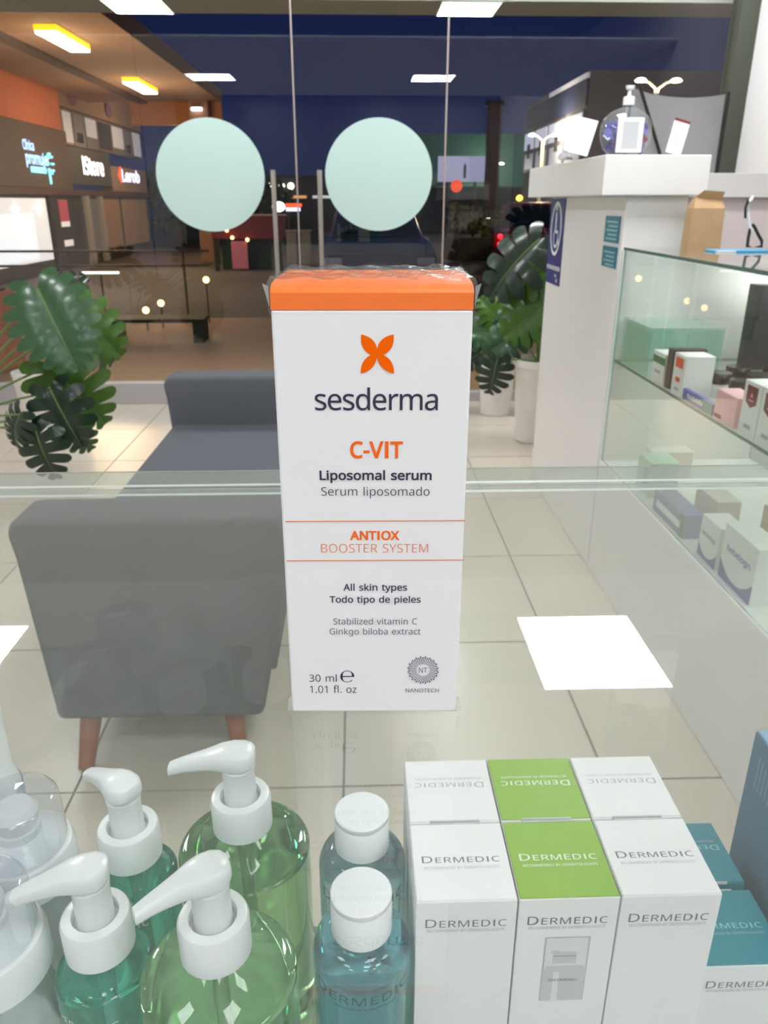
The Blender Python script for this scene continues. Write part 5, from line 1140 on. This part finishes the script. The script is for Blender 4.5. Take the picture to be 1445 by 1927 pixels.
# ---- market stall, posts, far signs
ks = thing('red_kiosk', 'small dark red stall with a warm lit counter left of the carton top', 'kiosk', (-2.2, 16.6, GZ-.012))
red = M('kiosk_red', (112, 20, 34), .6)
G().box(-.72, .70, 0, .8, .62, 1.06).obj('roof_panel', red, ks, .01, 1)
G().box(-.70, -.62, .02, .1, 0, .62).obj('post', dark_metal, ks); G().box(.58, .70, .02, .1, 0, .62).obj('post', dark_metal, ks)
G().box(-.6, .6, .4, .5, 0, .6).obj('back_panel', M('dark_green_cloth', (34, 62, 48), .8), ks)
G().box(-.34, -.02, -.01, .005, .05, .58).obj('poster', M('poster_pink', (196, 110, 126), .6, emit=.12), ks)
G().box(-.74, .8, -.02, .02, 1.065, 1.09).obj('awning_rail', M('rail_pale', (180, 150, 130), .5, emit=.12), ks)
for x_, z_ in ((-.40, .64), (-.3, .50), (0, .46)): G().lathe(ball(.035), 12, c=(x_, -.05, z_+.15), cap=(False, False)).obj('bulb', M('warm_bulb', (255, 206, 130), .5, emit=6), ks)
for x_, lab in ((-1.10, 'pale square concrete post beside the door handles, left one'), (-.86, 'pale square concrete post beside the door handles, right one')):
    o = thing('concrete_post', lab, 'post', (x_, 14, GZ-.012), 0, 'pale concrete posts'); G().box(-.085, .085, -.085, .085, 0, .85).obj('shaft', M('pale_concrete', (150, 146, 134), .8, noise=.2, nscale=12), o, .012, 1)
    G().box(-.095, .095, -.095, .095, .8505, .875).obj('cap', M('pale_cap', (160, 154, 142), .8), o)
o = thing('far_shop_sign', 'tiny far shop sign with a white oval and red band between the door handles', 'sign', (-2.0, 22, GZ))
G().lathe([(.17, -.02), (.17, .02)], 24, T=Matrix.Translation((-.05, 0, 1.19)) @ Matrix.Rotation(R(90), 4, 'X'), sy=.75).obj('oval_lamp', M('sign_white_hot', (255, 255, 255), .5, emit=3), o)
G().box(.14, .56, -.01, .01, 1.19, 1.27).obj('red_band', glow_red, o); G().box(.14, .52, -.01, .01, 1.08, 1.17).obj('lavender_band', glow_lav, o)
G().tube([(0.2, .05, 0), (.2, .05, 1.1)], .03, 8).obj('post', dark_metal, o)
fs_ = thing('far_shopfront', 'far dark shopfront with a row of white and orange lights across the street', 'building', (-1.4, 27, GZ))
G().box(-4.5, 3.6, 0, 2, 0, 2.1).obj('wall', M('night_wall', (44, 42, 48), .9), fs_)
for i, x_ in enumerate((-1.35, -.98, -.68)): G().lathe(ball(.10), 12, c=(x_, -.15, 1.78+.12*(i == 0)*0), cap=(False, False), sy=.4).obj('lamp', M('far_lamp', (255, 248, 220), .5, emit=6), fs_)
G().box(-1.1, -.2, -.1, -.02, 1.42, 1.50).obj('orange_strip', M('orange_strip_glow', (236, 170, 96), .5, emit=.9), fs_)
G().box(.0, 1.3, -.1, -.02, 1.42, 1.50).obj('white_strip', M('white_strip_glow', (220, 224, 230), .5, emit=.7), fs_)
# ---- bits on the pavement
o = thing('low_black_bench', 'low black bench on the pavement outside the window', 'bench', (-2.0, 7.95, GZ))
for i in range(4): G().box(-.49, .49, -.17+.088*i, -.092+.088*i, .20, .235).obj('slat', M('black_stain', (24, 22, 22), .6), o, .004, 1)
for x_ in (-.42, .42): G().box(x_-.05, x_+.05, -.15, .15, 0, .199).obj('leg', MATS['black_stain'], o)
o = thing('terracotta_planter', 'orange terracotta planter wall outside the window at the left edge', 'planter', (-3.5, 6.6, GZ))
G().box(-.7, .62, -.2, .2, 0, .62).obj('planter_wall', M('terracotta_planter', (200, 104, 48), .8, noise=.2, nscale=6), o, .012, 2)
G().box(-.65, .57, -.15, .15, .6202, .64).obj('soil', soil, o)
o = thing('handrail', 'thin grey handrail across the pavement at the left', 'railing', (-3.4, 9.4, GZ))
for z_ in (.62, .78): G().tube([(-2.4, 0, z_), (1.7, 0, z_)], .014, 8).obj('rail', M('rail_grey', (120, 108, 96), .5, metal=.6), o)
for x_ in (-2.3, -1.1, .1, 1.4): G().tube([(x_, 0, 0), (x_, 0, .78)], .014, 8).obj('post', MATS['rail_grey'], o)
o = thing('reflection_strip', 'short white glowing strip standing for a reflection at the left', 'light', (-2.95, 9.36, GZ)); G().box(-.21, .21, -.012, .012, .535, .56).obj('diffuser', M('strip_glow', (226, 240, 224), .5, emit=2.2), o)  # a bright reflection, put in as a glowing strip on a post
G().tube([(0, .0, 0), (0, 0, .534)], .01, 6).obj('post', MATS['rail_grey'], o)
for x_, y_, z_, lab in ((-2.28, 8.6, .22, 'small warm pavement lamp left of the black bench top, brighter one'), (-2.16, 8.8, .27, 'small warm pavement lamp left of the black bench top, dimmer one'), (-1.72, 9.2, .48, 'small warm lamp above the black bench')):
    o = thing('pavement_lamp', lab, 'lamp', (x_, y_, GZ), 0, 'small warm lamps on the pavement'); G().lathe(ball(.036), 14, c=(0, 0, z_), cap=(False, False)).obj('bulb', M('amber_bulb', (255, 214, 140), .5, emit=5), o)
    G().tube([(0, 0, 0), (0, 0, z_-.03)], .008, 6).obj('post', dark_metal, o)
# point lights for the street; the far canopy one is added, without a fitting
def point(name, loc, power, rgb, r=.15):
    l = bpy.data.lights.new(name, 'POINT'); l.energy = power; l.color = lin(rgb)[:3]; l.shadow_soft_size = r
    o = bpy.data.objects.new(name, l); C.objects.link(o); o.location = loc
point('canopy_fill_light', (-3.83, 11.9, 1.9), 130, (255, 214, 165), .6); point('canopy_fill_light', (-3.96, 16.3, 1.9), 130, (255, 214, 165), .6); point('canopy_fill_light', (-4.2, 21, 2.4), 110, (255, 200, 140))
point('street_lamp_light', (5.6, 16, 3.0), 200, (255, 236, 205)); point('street_lamp_light', (5.0, 22.4, 2.8), 200, (255, 236, 205)); point('street_lamp_light', (5.3, 33, 2.4), 150, (255, 236, 205))
